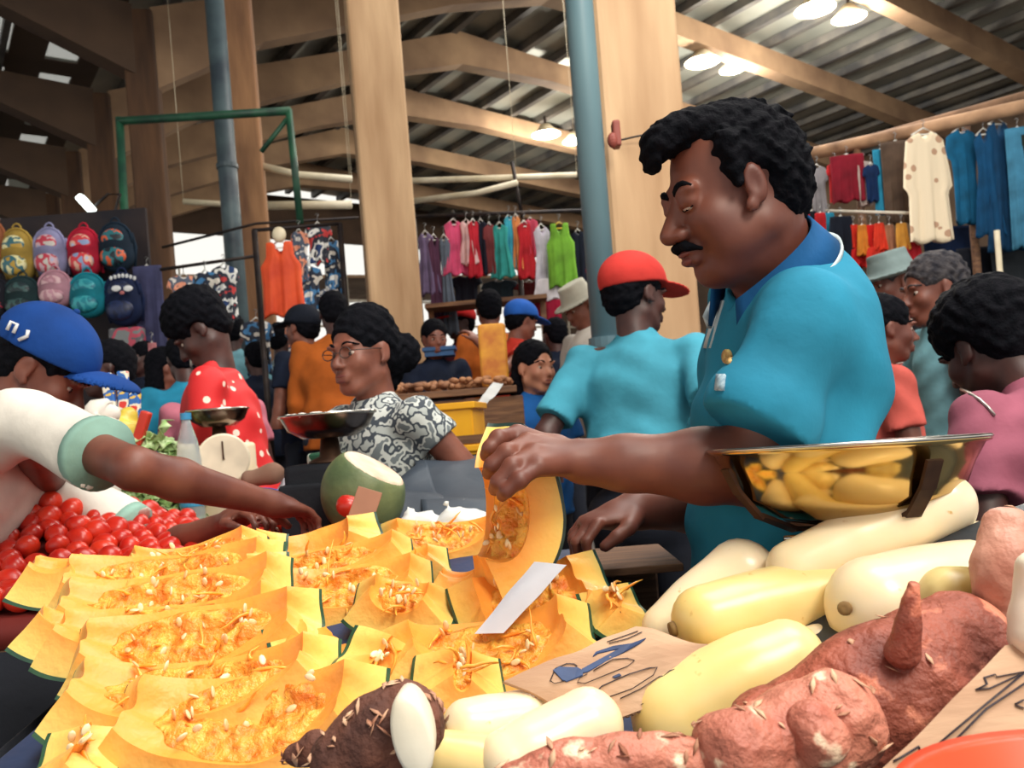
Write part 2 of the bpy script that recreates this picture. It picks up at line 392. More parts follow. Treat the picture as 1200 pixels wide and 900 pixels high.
# right and far walls
M_wall = mat('wall_plaster', (120, 98, 78), .9, (84, 68, 58), .7, .3, .7)
q = MB(); q.add([H(1, 19.6, 0), H(26, 19.6, 0), H(26, 19.6, 8.2), H(1, 19.6, 8.2), H(1, 19.9, 0), H(26, 19.9, 0), H(26, 19.9, 8.2), H(1, 19.9, 8.2)],
             [(0, 3, 2, 1), (4, 5, 6, 7), (0, 1, 5, 4), (1, 2, 6, 5), (2, 3, 7, 6), (3, 0, 4, 7)]); q.build('wall_right', M_wall)['kind'] = 'structure'
q = MB(); q.add([H(21.9, -16, 0), H(21.9, 20, 0), H(21.9, 20, 2.6), H(21.9, -16, 2.6), H(22.2, -16, 0), H(22.2, 20, 0), H(22.2, 20, 2.6), H(22.2, -16, 2.6)],
             [(0, 3, 2, 1), (4, 5, 6, 7), (0, 1, 5, 4), (1, 2, 6, 5), (2, 3, 7, 6), (3, 0, 4, 7)]); q.build('wall_back', M_wall)['kind'] = 'structure'
q = MB(); q.bar(H(21.95, -.2, 8.0), H(21.95, 20, 7.9), .1, 1.3); q.build('trim_1', M_beamL)['kind'] = 'structure'
# railing/grille of the open far side
M_pale = mat('painted_steel', (214, 206, 190), .5, (180, 172, 158), 5)
e = empty('steel_grille', H(21.8, 0, 2.6), 'pale steel grille closing the open far side of the hall', 'grille')
for z in (3.1, 3.9, 4.7, 5.5): q = MB(); q.bar(H(21.8, -15, z), H(21.8, 19, z), .07, .07); q.build('rail', M_pale, e)
for k in range(28): q = MB(); q.bar(H(21.85, -15+k*1.25, 2.6), H(21.85, -15+k*1.25, 6.3), .05, .05, up=AX); q.build('bar', M_pale, e)
# neighbouring lean-to roof beyond the hall
q = MB(); q.add([H(23, 2, 6.2), H(31, 2, 6.6), H(31, 22, 7.4), H(23, 22, 6.9), H(23, 2, 6.3), H(31, 2, 6.7), H(31, 22, 7.5), H(23, 22, 7.0)],
             [(0, 3, 2, 1), (4, 5, 6, 7), (0, 1, 5, 4), (1, 2, 6, 5), (2, 3, 7, 6), (3, 0, 4, 7)])
tag(q.build('shed_roof', M_beam), 'low brown lean-to roof seen beyond the open far end of the hall', 'roof')
# pipes
M_pipe = mat('pipe_bluegrey', (110, 142, 150), .45, (78, 108, 120), 3, stretch=(1, 1, .3)); M_piped = mat('pipe_dark', (78, 96, 102), .5, (50, 62, 72), 4)
M_cream = mat('cream_paint', (236, 226, 200), .5, (206, 192, 160), 4); M_green = mat('green_paint', (38, 92, 66), .5, (22, 60, 48), 6)
M_dark = mat('dark_iron', (58, 48, 44), .55, (34, 30, 34), 12, metal=.6)
def pipe(name, pts, r, m, label, cat, brackets=0):
    e = empty(name, (pts[0][0], pts[0][1], min(p[2] for p in pts)), label, cat)
    q = MB(); q.tube(pts, r, 16); q.build('tube', m, e, smooth=True)
    for k in range(brackets):
        t = (k+.7)/brackets; a = Vector(pts[0]).lerp(Vector(pts[-1]), t); q = MB(); q.lathe([(r+.012, -.02), (r+.012, .02)], a, 16); q.build('collar', m, e, smooth=False)
    return e
a = P(702, 300, 3.28); pipe('drainpipe', [(a.x, a.y, 0), (a.x, a.y, 6.4)], .054, M_pipe, 'fat blue-grey drainpipe running up beside the nearest tan column', 'pipe', 3)
a = P(270, 240, 7.72); pipe('drainpipe', [(a.x, a.y, .28), (a.x, a.y, 6.4)], .085, M_piped, 'dark grey drainpipe on the brown column behind the red-shirted shopper', 'pipe', 3)
# red tap/box and crack details on near column
q = MB(); c0 = P(722, 158, 3.30); q.box(c0, (.03, .06, .1), None, .01); q.ell(c0+Vector((-.02, -.03, -.03)), (.02, .02, .03))
tag(q.build('wire_clip', mat('red_brown_clip', (150, 70, 58), .6)), 'small red-brown clip fixed to the edge of the nearest column', 'clip')
q = MB(); pts = [P(728, 164, 3.395), P(745, 160, 3.395), P(768, 156, 3.395)]; q.tube(pts, .004, 6)
tag(q.build('tie_wire', mat('wire_black', (40, 34, 32), .7)), 'thin dark wire tied across the nearest column behind the hair', 'wire')
# green pipe rack over the left aisle
e = empty('pipe_rack', P(146, 430, 7.4), 'green painted pipe rack spanning the left aisle above the backpacks', 'rack')
for nm, a_, b_, r_ in (('upright', Vector((P(150, 430, 7.4).x, 7.4, .28)), P(140, 138, 7.4), .035), ('upright', P(352, 262, 7.2), P(338, 128, 7.2), .03), ('crossbar', P(138, 142, 7.4), P(340, 130, 7.2), .035), ('brace', P(336, 140, 7.2), P(306, 178, 7.2), .02)):
    q = MB(); q.tube([a_, b_], r_, 10); q.build(nm, M_green, e, smooth=True)
# pale conduits and tubes
for (pts, r_, lab) in (
    ([P(308, 195, 8.2), P(350, 205, 8.2), P(412, 210, 8.2)], .035, 'pale sagging light tube left of the middle column'),
    ([P(480, 212, 8.6), P(600, 208, 8.6), P(676, 205, 8.6)], .03, 'pale straight light tube right of the middle column'),
    ([P(482, 236, 9), P(560, 226, 8.6), P(606, 214, 8.4)], .03, 'pale slanting pipe over the middle clothes rack'),
    ([P(306, 241, 9), P(412, 240, 9)], .045, 'cream horizontal pipe behind the orange top'),
    ([P(215, 236, 9), P(270, 240, 9)], .03, 'cream pipe stub beside the slim brown column')):
    q = MB(); q.tube(pts, r_, 10)
    for p_ in (pts[0], pts[-1]): q.tube([p_, p_+UP*2.2], .003, 4)
    tag(q.build('light_tube', M_cream, smooth=True), lab, 'tube')
q = MB(); q.tube([P(600, 190, 8.5), P(612, 255, 8.5)], .018, 8); tag(q.build('hanging_rod', M_dark, smooth=True), 'thin dark rod hanging down to the middle clothes rack', 'rod')
q = MB(); q.tube([P(190, 290, 7.3), P(300, 262, 7.4), P(420, 255, 7.6)], .012, 8); tag(q.build('sagging_wire', M_dark, smooth=True), 'dark wire slung across the left aisle behind the orange top', 'wire')
# lamps: pairs of high-bay fittings
M_lamp = mat_emit('lamp_glow', (255, 250, 230), 14)
def highbay(px, py, D, r, lab):
    c = P(px, py, D); e = empty('high_bay_lamp', c, lab, 'lamp', 'glowing high-bay lamps under the roof')
    q = MB(); q.lathe([(r*.35, .22), (r*.6, .12), (r, 0), (r*.97, 0), (r*.5, .11), (r*.3, .2)], c, 24); q.build('reflector', M_cream, e, smooth=True)
    q = MB(); q.lathe([(r*.93, .005), (r*.93, .02)], c, 24); q.build('lens', M_lamp, e)
    q = MB(); q.tube([c+UP*.2, c+UP*.42], .03, 8); q.build('stem', M_dark, e)
    l = bpy.data.lights.new('lamp_light', 'POINT'); l.energy = 260; l.color = (1, .93, .8); l.shadow_soft_size = .3
    o = bpy.data.objects.new('lamp_light', l); C.objects.link(o); o.parent = e; o.location = (0, 0, -.25)
highbay(955, 11, 14.3, .34, 'glowing round lamp at the top right, left one of its pair')
highbay(995, 21, 15.0, .30, 'glowing round lamp at the top right, right one of its pair')
highbay(823, 73, 16.3, .34, 'glowing round lamp right of the nearest column, left one of its pair')
highbay(858, 82, 17.2, .26, 'smaller glowing round lamp right of the nearest column, right one of its pair')
highbay(640, 158, 19.4, .34, 'glowing round lamp left of the drainpipe, left one of its pair')
highbay(673, 166, 20.0, .28, 'glowing round lamp left of the drainpipe, right one of its pair')
# spot lamp at far left
c = P(101, 241, 7); e = empty('flood_lamp', c, 'small white lit floodlight above the backpacks', 'lamp')
q = MB(); q.bar(c+Vector((-.05, 0, .08)), c+Vector((.05, 0, -.05)), .06, .09, up=(0, 1, 0), bev=.02); q.build('lit_glass', mat_emit('flood_glow', (240, 255, 245), 4), e, smooth=True)
q = MB(); q.tube([c+Vector((.03, .03, -.02)), c+Vector((.16, .06, .1)), c+Vector((.24, .1, .1)), H(13.75, -.1, 0)*1+UP*0+Vector((0, 0, c.z+.1))], .012, 8); q.build('bracket', M_dark, e, smooth=True)
# ============================================================ PEOPLE
M_sk = {'main': mat('skin_brown', (122, 70, 54), .5, (98, 52, 42), 14, sss=.06), 'dark': mat('skin_dark', (78, 44, 38), .5, (56, 32, 30), 14),
        'mid': mat('skin_mid', (140, 84, 66), .5, (112, 64, 50), 14, sss=.05), 'light': mat('skin_light', (196, 140, 112), .5, (170, 112, 90), 14, sss=.05)}
M_hair = mat('hair_black', (16, 16, 22), .85, (6, 8, 14), 60, bump=.4, bscale=160, spec=.08)
M_hairg = mat('hair_greying', (70, 66, 68), .75, (30, 30, 38), 40, bump=.5, bscale=120, spec=.2)
M_eye = mat('eye_white', (170, 152, 140), .3, (180, 168, 156)); M_iris = mat('iris_dark', (20, 14, 14), .2)
M_lip = mat('lips', (120, 62, 56), .5); M_trou = mat('trousers_navy', (26, 32, 48), .85, (16, 22, 36), 6, bump=.2, bscale=18)
M_jean = mat('jeans_blue', (40, 58, 92), .85, (26, 38, 66), 6, bump=.2); M_shoe = mat('shoe_dark', (34, 30, 32), .6)
def cloth(name, rgb, k=.82, **kw): return mat(name, rgb, .85, tuple(c*k for c in rgb), 7, .3, .7, bump=.25, bscale=26, spec=.2, **kw)
from mathutils.bvhtree import BVHTree
def projector(V, Q, T, Mh, s):
    b = BVHTree.FromPolygons([Vector(v) for v in V], [tuple(int(i) for i in q) for q in Q]); fw = Mh@Vector((0, 1, 0))
    def pr(x, z, lift=0, y0=.2):
        h = b.ray_cast(T(x, y0, z), -fw); return (h[0] if h[0] else T(x, .09, z))+fw*lift*s
    return pr
def head_field(f, O, M, s, fine=True, ey=0, brow=True):
    """head about centre O, axes of M (x right, y forward, z up), scale s"""
    T = lambda x, y, z: O+M@(Vector((x, y, z))*s)
    E = lambda c, r, k=.012, sub=False: f.ell(T(*c), [q*s for q in r], M, k*s, sub)
    E((0, -.015, .03), (.076, .096, .088)); E((0, .022, -.028), (.062, .072, .085), .02)
    E((0, .058, -.1), (.028, .026, .021), .025)
    for q in (-1, 1):
        f.cone(T(q*.052, .0, -.062), T(q*.02, .062, -.098), .02*s, .016*s, .02*s)
        E((q*.038, .062, -.03), (.022, .022, .022), .02)
        if brow: E((q*.03, .088, .018), (.02, .01, .009), .012)
        else: E((q*.03, .082, .017), (.024, .012, .012), .016)
        if fine: E((q*.031, .098, -.004), (.018, .014, .012), .008, True)
    f.cone(T(0, .084, .006), T(0, .113, -.034), .008*s, .011*s, .010*s)
    for q in (-1, 1): E((q*.012, .101, -.038), (.009, .011, .008), .006)
    E((0, .088, -.066), (.026, .014, .016), .012)
    if fine:
        f.cone(T(-.018, .096, -.064), T(.018, .096, -.064), .006*s, .006*s, .004*s)
        f.cone(T(-.016, .094, -.077), T(.016, .094, -.077), .0075*s, .0075*s, .004*s)
        f.cone(T(-.024, .104, -.0705), T(.024, .104, -.0705), .0016*s, .0016*s, .003*s, sub=True)
    for q in (-1, 1):
        E((q*.078, -.008+ey, -.008), (.009, .019 if not ey else .0165, .031 if not ey else .028), .006)
        if fine: E((q*.088, -.004+ey, -.006), (.006, .009, .017), .005, True); E((q*.079, .006+ey, -.034), (.006, .009, .01), .006)
def hand_field(f, W, M, s, side, curl=.5, spread=1.0, k=.006):
    """hand from wrist W; M columns: x thumbwards*side, y to fingers, z back of hand"""
    T = lambda x, y, z: W+M@(Vector((x*side, y, z))*s)
    f.ell(T(0, .045, 0), [.041*s, .052*s, .0155*s], M, .012*s); f.cone(W, T(0, .03, 0), .024*s, .022*s, .02*s)
    for i, (x, L_) in enumerate(((.029, .072), (.010, .08), (-.010, .074), (-.028, .058))):
        p = Vector((x, .085-.004*abs(i-1), 0)); a = 0; r = .0092 if i < 3 else .0082
        d0 = x*3.0*spread
        for j, fr in enumerate((.45, .32, .25)):
            a += curl*(.9 if j == 0 else 1.1); d = Vector((math.sin(d0)*math.cos(a), math.cos(a)*math.cos(d0), -math.sin(a)))
            n_ = p+d*L_*fr; f.cone(T(*p), T(*n_), r*s, (r-.0012)*s, k*s*.6); p = n_; r -= .0012
    p0, p1, p2, p3 = (.03, .02, -.004), (.052, .045, -.012), (.056, .068, -.02), (.052, .088, -.03)
    f.cone(T(*p0), T(*p1), .014*s, .012*s, .008*s); f.cone(T(*p1), T(*p2), .0115*s, .010*s, .004*s); f.cone(T(*p2), T(*p3), .010*s, .0085*s, .004*s)
def ik(a, b, l1, l2, hint):
    d = b-a; L_ = min(d.length, (l1+l2)*.999); dn = d.normalized(); x = (L_*L_+l1*l1-l2*l2)/(2*L_); h = math.sqrt(max(0, l1*l1-x*x))
    hv = (hint-dn*hint.dot(dn)).normalized(); return a+dn*x+hv*h, a+dn*L_
def human(label, head_at, yaw, base=0, Hh=None, lean=0, pitch=0, hyaw=0, roll=0, rh=None, lh=None, skin='dark', shirt=None, hem=.50, sleeve=.55, pants=None,
          hair='short', hat=None, hatm=None, vox=.012, girth=1.0, curl=.5, group=None, hs=1.0, fold=.004, hairm=None, elb=(None, None), hands=True, face=True, skirt=False, tilt=0, shs=None):
    """head_at world point of head centre; yaw degrees (0 faces away, 90 faces left); hands in world points"""
    ln = R(lean); Rz = Matrix.Rotation(R(yaw), 3, 'Z')
    rise = .52+(.935-.52)*math.cos(ln); H_ = Hh or (head_at.z-base)/rise
    off = Rz@Vector((0, math.sin(ln)*(.415*H_), 0)); pos = Vector((head_at.x-off.x, head_at.y-off.y, head_at.z-rise*H_ if Hh else base))
    e = empty('person', pos, label, 'person', group, R(yaw)); MI = Rz.transposed()
    loc = lambda wp: MI@(Vector(wp)-pos)
    hip = Vector((0, 0, .52*H_)); Tl = Matrix.Rotation(-ln, 3, 'X')@Matrix.Rotation(R(tilt), 3, 'Y')
    U = lambda x, y, z: hip+Tl@Vector((x*H_, y*H_, (z-.52)*H_))
    s = H_/1.72*hs; g = girth
    Mh = Tl@Matrix.Rotation(R(hyaw), 3, 'Z')@Matrix.Rotation(R(-pitch), 3, 'X')@Matrix.Rotation(R(roll), 3, 'Y')
    neck = U(0, -.006, .862); hc = neck+(Tl@Vector((0, .012, .073)))*H_
    sh = {q: U(q*.103*(.6+.4*g), -.004, .815) for q in (-1, 1)}
    for q in (shs or {}): sh[q] = sh[q]+Vector(shs[q])
    la, lf = .172*H_, .148*H_; tg = {1: rh, -1: lh}; arms = {}
    for q in (-1, 1):
        t = loc(tg[q]) if tg[q] is not None else sh[q]+Vector((q*.05*H_, .04*H_, -.315*H_))
        hint = Vector(elb[0 if q == -1 else 1]) if elb[0 if q == -1 else 1] else Vector((q*.35, -.6, -.5))
        el, wr = ik(sh[q], t, la, lf, hint); arms[q] = (sh[q], el, wr)
    pts = [hc, sh[1], sh[-1]]+[p for q in arms for p in arms[q]]
    lo = Vector([min(p[i] for p in pts)-.2 for i in range(3)]); hi = Vector([max(p[i] for p in pts)+.2 for i in range(3)]); hi.z = max(hi.z, hc.z+.2*s)
    # --- skin: head, neck, chest and arms
    f = Field([min(lo.x, -.16*H_), lo.y, .6*H_], hi, vox)
    head_field(f, hc, Mh, s, face)
    f.cone(U(0, -.012, .80), hc+Mh@Vector((0, -.02, -.04))*s, .058*s, .052*s, .03)
    f.cone(sh[-1], sh[1], .045*s, .045*s, .03); f.ell(U(0, 0, .73), (.12*s*g, .085*s*g, .14*s), Tl, .04)
    for q in (-1, 1):
        a, el, wr = arms[q]
        f.cone(a, el, .047*s, .037*s, .02); f.cone(el, el.lerp(wr, .3), .038*s, .039*s, .015); f.cone(el.lerp(wr, .3), wr, .039*s, .024*s, .015)
        if hands:
            y = (wr-el).normalized(); z = (Vector((0, 0, 1))-y*y.z); z = z.normalized() if z.length > .2 else Vector((q, 0, 0))
            if abs(y.z) > .8: z = Vector((q, 0, 0))-y*y.dot(Vector((q, 0, 0))); z.normalize()
            x = y.cross(z); Mx = Matrix((x, y, z)).transposed()
            hand_field(f, wr, Mx, s, -q if False else (-1 if q == 1 else 1), curl)
    body = [f.mesh()]
    # --- legs (skin, inside trousers)
    v2 = max(vox, .014); f = Field((-.2*H_, -.2*H_, 0), (.2*H_, .22*H_, .66*H_), v2)
    f.ell(hip, (.1*H_, .065*H_, .07*H_), None, .02); f.ell(U(0, 0, .62), (.085*H_, .06*H_, .1*H_), Tl, .04)
    ft = {q: Vector((q*.06*H_, 0, .035*H_)) for q in (-1, 1)}; kn = {q: Vector((q*.056*H_, .02*H_, .28*H_)) for q in (-1, 1)}
    for q in (-1, 1):
        f.cone((q*.05*H_, 0, .49*H_), kn[q], .05*H_, .033*H_, .02); f.cone(kn[q], ft[q], .034*H_, .02*H_, .02); f.cone(ft[q], ft[q]+Vector((0, .1*H_, -.012*H_)), .022*H_, .018*H_, .01)
    body.append(f.mesh()); field_obj('body', body, M_sk[skin], e)
    # --- trousers / skirt, shoes
    f = Field((-.22*H_, -.22*H_, 0), (.22*H_, .24*H_, .66*H_), v2)
    f.ell(hip, (.108*H_*g, .078*H_*g, .075*H_), None, .02)
    if skirt: f.cone(hip, (0, .02*H_, .2*H_), .1*H_, .15*H_, .02)
    for q in (-1, 1): f.cone((q*.05*H_, 0, .49*H_), kn[q], .056*H_, .042*H_, .02); f.cone(kn[q], ft[q]+Vector((0, 0, .01)), .043*H_, .034*H_, .02)
    field_obj('skirt' if skirt else 'trousers', [f.mesh()], pants or M_trou, e)
    for q in (-1, 1):
        b = MB(); b.ell(ft[q]+Vector((0, .045*H_, -.015*H_)), (.03*H_, .078*H_, .026*H_)); b.build('shoe', M_shoe, e, smooth=True, world=False)
    # --- shirt
    f = Field([lo.x, min(lo.y, -.16*H_), (hem-.03)*H_], hi, vox)
    t = .013*s
    f.ell(U(0, .002, .74), (.108*H_*g, .078*H_*g, .115*H_), Tl, .03); f.ell(U(0, .006*g, .63), (.1*H_*g, .08*H_*g, .13*H_), Tl, .06)
    f.cone(U(-.085*g, -.004, .808), U(.085*g, -.004, .808), .045*s, .045*s, .04)
    f.cone(U(0, -.008, .83), U(0, -.004, .845), .07*s, .062*s, .03)
    f.cone(U(0, 0, .56), U(0, 0, hem), .10*H_*g, .105*H_*g, .05)
    for q in (shs or {}): f.cone(U(q*.05, 0, .79), sh[q], .085*s, .062*s, .05)
    for q in (-1, 1):
        a, el, wr = arms[q]
        if sleeve > 0:
            if sleeve <= 1: f.cone(a, a.lerp(el, sleeve), .060*s*(.8+.2*g), .064*s, .03, cut=True)
            else: f.cone(a, el, .060*s, .05*s, .03); f.cone(el, el.lerp(wr, sleeve-1), .05*s, .038*s, .015, cut=True)
    A_ = fold
    f.wob(lambda x, y, z: A_*(np.sin(38*(x*.8+z)+5*np.sin(9*y+4*z))*np.sin(17*(y-.5*x)+11*z)+.6*np.sin(61*(y+.7*z)+3*np.sin(14*x))))
    f.plane((0, 0, hem*H_), (0, 0, -1))
    nk = U(0, .02, .872); f.ell(nk, (.062*s, .07*s, .03*s), Tl, .006, True)
    field_obj('shirt', [f.mesh()], shirt, e)
    # --- hair
    hm = hairm or M_hair; T = lambda x, y, z: hc+Mh@(Vector((x, y, z))*s)
    if hair:
        f = Field([min(hc[i]-.2*s for _ in (0,)) for i in range(3)], [hc[i]+.2*s for i in range(3)], max(vox*.6, .004)) if hair != 'long' else Field([hc.x-.2*s, hc.y-.2*s, hc.z-.4*s], [hc[i]+.2*s for i in range(3)], max(vox*.7, .005))
        if hair == 'afro': f.ell(T(0, -.02, .055), [.108*s, .118*s, .098*s], Mh)
        else: f.ell(T(0, -.022, .036), [.086*s, .104*s, .094*s], Mh)
        if hair in ('short', 'afro'): f.ell(T(0, -.06, -.02), [.07*s, .05*s, .06*s], Mh, .03)
        if hair == 'bun': f.ell(T(-.045, -.125, -.012), [.05*s, .05*s, .058*s], Mh, .012); f.ell(T(0, -.03, .085), [.06*s, .075*s, .05*s], Mh, .03); f.ell(T(0, -.1, -.07), [.035*s, .035*s, .05*s], Mh, .03); f.ell(T(0, -.06, -.01), [.08*s, .06*s, .07*s], Mh, .03)
        if hair == 'long': f.ell(T(0, -.07, -.08), [.09*s, .06*s, .15*s], Mh, .03); f.ell(T(0, -.09, -.2), [.08*s, .04*s, .1*s], Mh, .04)
        if hat: f.plane(T(0, 0, .04), Mh@Vector((0, -.1, 1)))
        f.wob(lambda x, y, z: .0022*s*(np.sin(150*x+3*np.sin(90*z))*np.sin(140*y)+np.sin(170*z+2*np.sin(110*y))))
        # carve the face out
        f.ell(T(0, .085, -.05), [.062*s, .07*s, .105*s], Mh, .008, True)
        for q in (-1, 1): f.ell(T(q*.085, .012, -.03), [.03*s, .042*s, .05*s], Mh, .008, True)
        field_obj('hair', [f.mesh()], hm, e)
    if hat == 'cap':
        f = Field([hc[i]-.26*s for i in range(3)], [hc[i]+.26*s for i in range(3)], max(vox*.6, .004))
        f.ell(T(0, -.014, .045), [.096*s, .121*s, .098*s], Mh); n = Mh@Vector((0, .18, -1)); f.plane(T(0, 0, .028), n)
        f.ell(T(0, .125, .036), [.078*s, .085*s, .008*s], Mh@Matrix.Rotation(R(-8), 3, 'X'), .008)
        field_obj('baseball_cap', [f.mesh()], hatm, e)
    if hat == 'bucket':
        f = Field([hc[i]-.22*s for i in range(3)], [hc[i]+.22*s for i in range(3)], max(vox*.6, .004))
        f.cone(T(0, -.01, .045), T(0, -.01, .10), .098*s, .082*s, .01); f.plane(T(0, 0, .128), Mh@Vector((0, 0, 1))); f.plane(T(0, 0, .03), Mh@Vector((0, 0, -1)))
        f.ell(T(0, -.01, .03), [.145*s, .16*s, .012*s], Mh, .02)
        field_obj('sun_hat', [f.mesh()], hatm, e)
    # --- eyes, brows
    if face:
        pj = projector(body[0][0], body[0][1], T, Mh, s)
        for q in (-1, 1):
            b = MB(); b.ell(pj(q*.031, -.004, -.0088), (.0115*s, .0115*s, .0085*s), 12, Mh); b.build('eye', M_eye, e, True, False)
            b = MB(); b.ell(pj(q*.031, -.006, .0008), (.0058*s, .003*s, .0058*s), 10, Mh); b.build('iris', M_iris, e, True, False)
            b = MB(); b.tube([pj(q*.014, .018), pj(q*.022, .023), pj(q*.03, .0255), pj(q*.04, .024), pj(q*.05, .018)], [.003*s, .0045*s, .0045*s, .004*s, .002*s], 6); b.build('eyebrow', hm, e, True, False)
        b = MB(); b.ell(T(0, .098, -.064), (.02*s, .006*s, .0055*s), 12, Mh); b.ell(T(0, .0965, -.077), (.018*s, .0065*s, .0065*s), 12, Mh); b.build('lips', M_lip, e, True, False)
    e['_'] = 0; del e['_']
    return dict(e=e, hc=hc, Mh=Mh, s=s, arms=arms, U=U, pos=pos, Rz=Rz, T=T, W=lambda v: pos+Rz@v, H=H_, Tl=Tl, hm=hm)
# ============================================================ THE VENDOR IN THE BLUE POLO
M_polo = cloth('polo_turquoise', (42, 138, 172), .84)
M_polod = cloth('polo_collar_blue', (26, 92, 150), .8)
hat_ = P(858, 222, 1.12)
def vendor():
    yaw, H_ = 97, 1.60
    rise = .52+.415*math.cos(R(4)); Rz = Matrix.Rotation(R(yaw), 3, 'Z'); ln = R(4)
    s = H_/1.72*.97
    base = hat_.z-rise*H_
    off = Rz@Vector((0, math.sin(ln)*.415*H_, 0)); pos = Vector((hat_.x-off.x, hat_.y-off.y, max(0, base)))
    e = empty('person', (pos.x, pos.y, 0), 'market vendor in a turquoise polo shirt with moustache, leaning a pumpkin slice upright', 'person', None, R(yaw)); pos.z = 0
    MI = Rz.transposed(); loc = lambda wp: MI@(Vector(wp)-pos)
    hc = loc(hat_); Mh = Matrix.Rotation(R(2), 3, 'Z')@Matrix.Rotation(R(-16), 3, 'X')@Matrix.Rotation(R(-3), 3, 'Y')
    T = lambda x, y, z: hc+Mh@(Vector((x, y, z))*s)
    # landmark points (local): left side (x<0) is toward the camera
    shL = loc(P(945, 375, 1.03)); elL = loc(P(885, 548, 1.06)); wrL = loc(P(684, 541, 1.06))
    shR = loc(P(880, 352, 1.36)); elR = loc(P(850, 590, 1.40)); wrR = loc(P(745, 598, 1.30))
    chest = loc(P(930, 420, 1.19)); belly = loc(P(915, 585, 1.2)); hipc = Vector((belly.x, belly.y-.0, .80))
    # --- skin
    ms = []
    f = Field(hc-Vector((.16, .2, .24)), hc+Vector((.16, .2, .18)), .0026)
    head_field(f, hc, Mh, s, True, .013, False)
    # heavier nose, full cheeks, double chin
    f.cone(T(0, .09, .0), T(0, .115, -.034), .008*s, .0115*s, .010*s)
    for q in (-1, 1):
        f.ell(T(q*.014, .102, -.038), [.008*s, .011*s, .008*s], Mh, .006)
        f.ell(T(q*.031, .0835, .001), [.0175*s, .0125*s, .0125*s], Mh, .007)   # lids, half closed
        f.ell(T(q*.04, .04, -.06), [.026*s, .035*s, .035*s], Mh, .02)
    f.ell(T(0, .03, -.105), [.038*s, .05*s, .024*s], Mh, .025)
    nb = loc(P(908, 325, 1.16)); f.cone(nb, T(0, -.028, -.055), .064*s, .060*s, .03); 
    ms.append(f.mesh()); pj = projector(ms[0][0], ms[0][1], T, Mh, s)
    # --- left arm and gripping hand
    lo = Vector([min(a) for a in zip(shL, elL, wrL, loc(P(560, 600, 1.05)))])-Vector((.07, .07, .07)); hi = Vector([max(a) for a in zip(shL, elL, wrL, loc(P(560, 500, 1.05)))])+Vector((.07, .07, .07))
    f = Field(lo, hi, .0030)
    f.cone(shL.lerp(elL, .35), elL, .046, .045, .02); m1 = elL.lerp(wrL, .3); f.cone(elL, m1, .046, .045, .02); f.cone(m1, elL.lerp(wrL, .75), .045, .033, .02); f.cone(elL.lerp(wrL, .75), wrL, .032, .029, .02)
    q_ = lambda u, v, D: loc(P(560+u/5.625, 490+v/5.625, D))
    kn = [q_(262, 108, 1.085), q_(330, 165, 1.055), q_(375, 235, 1.03), q_(400, 315, 1.01)]
    md = [q_(135, 135, 1.062), q_(190, 228, 1.028), q_(225, 318, 1.003), q_(275, 410, .99)]
    tp = [q_(80, 195, 1.055), q_(95, 310, 1.025), q_(135, 420, 1.0), q_(190, 480, .99)]
    td = [q_(55, 245, 1.064), q_(72, 362, 1.038), q_(112, 470, 1.014), q_(160, 515, 1.0)]
    pal = sum(kn, Vector())/4
    for i in range(4):
        k0 = wrL.lerp(kn[i], .1); f.cone(k0, kn[i], .017, .0135, .012)
        r = (.0105, .0108, .0102, .009)[i]
        f.cone(kn[i], md[i], r+.0012, r, .004); f.cone(md[i], tp[i], r, r-.0006, .003); f.cone(tp[i], td[i], r-.0006, r-.002, .003)
        f.ell(md[i], (r+.0012,)*3, None, .004)
    th = [wrL.lerp(kn[0], .35)+(kn[0]-kn[3]).normalized()*.012, q_(330, 150, 1.12), q_(250, 190, 1.14), q_(190, 240, 1.145)]
    f.cone(th[0], th[1], .017, .0135, .01); f.cone(th[1], th[2], .013, .0115, .004); f.cone(th[2], th[3], .0115, .0095, .004)
    ms.append(f.mesh())
    # --- right arm and hand (behind, working at the scale tray)
    wd = (loc(P(690, 612, 1.27))-wrR); y = wd.normalized()
    lo = Vector([min(a) for a in zip(shR, elR, wrR, wrR+wd*2)])-Vector((.09, .09, .09)); hi = Vector([max(a) for a in zip(shR, elR, wrR, wrR+wd*2)])+Vector((.09, .09, .09))
    f = Field(lo, hi, .004)
    f.cone(shR.lerp(elR, .3), elR, .045, .042, .02); f.cone(elR, elR.lerp(wrR, .35), .043, .042, .02); f.cone(elR.lerp(wrR, .35), wrR, .042, .028, .02)
    z = Vector((0, 0, 1)); z = (z-y*z.dot(y)).normalized(); x = y.cross(z); hand_field(f, wrR, Matrix((x, y, z)).transposed(), 1.0, -1, .75)
    ms.append(f.mesh())
    f = Field((-.3, -.3, 0), (.3, .35, 1.45), .014); f.ell(chest-Vector((0, 0, .05)), (.13, .075, .14), None, .03); f.ell(hipc, (.15, .12, .2), None, .08); f.cone(chest, hipc, .09, .1, .03)
    f.cone(shL-Vector((0, 0, .02)), shR-Vector((0, 0, .02)), .03, .03, .04)
    ft = {}
    for q in (-1, 1):
        ft[q] = Vector((hipc.x+q*.1, hipc.y, .06)); k_ = Vector((hipc.x+q*.09, hipc.y+.03, .44)); f.cone((hipc.x+q*.08, hipc.y, .76), k_, .085, .058, .03); f.cone(k_, ft[q], .058, .035, .03); f.cone(ft[q], ft[q]+Vector((0, .15, -.02)), .035, .03, .01)
    ms.append(f.mesh())
    field_obj('body', ms, M_sk['main'], e)
    # trousers
    f = Field((-.32, -.35, 0), (.32, .35, 1.0), .012); f.ell((hipc.x, hipc.y, .82), (.17, .14, .16), None, .03)
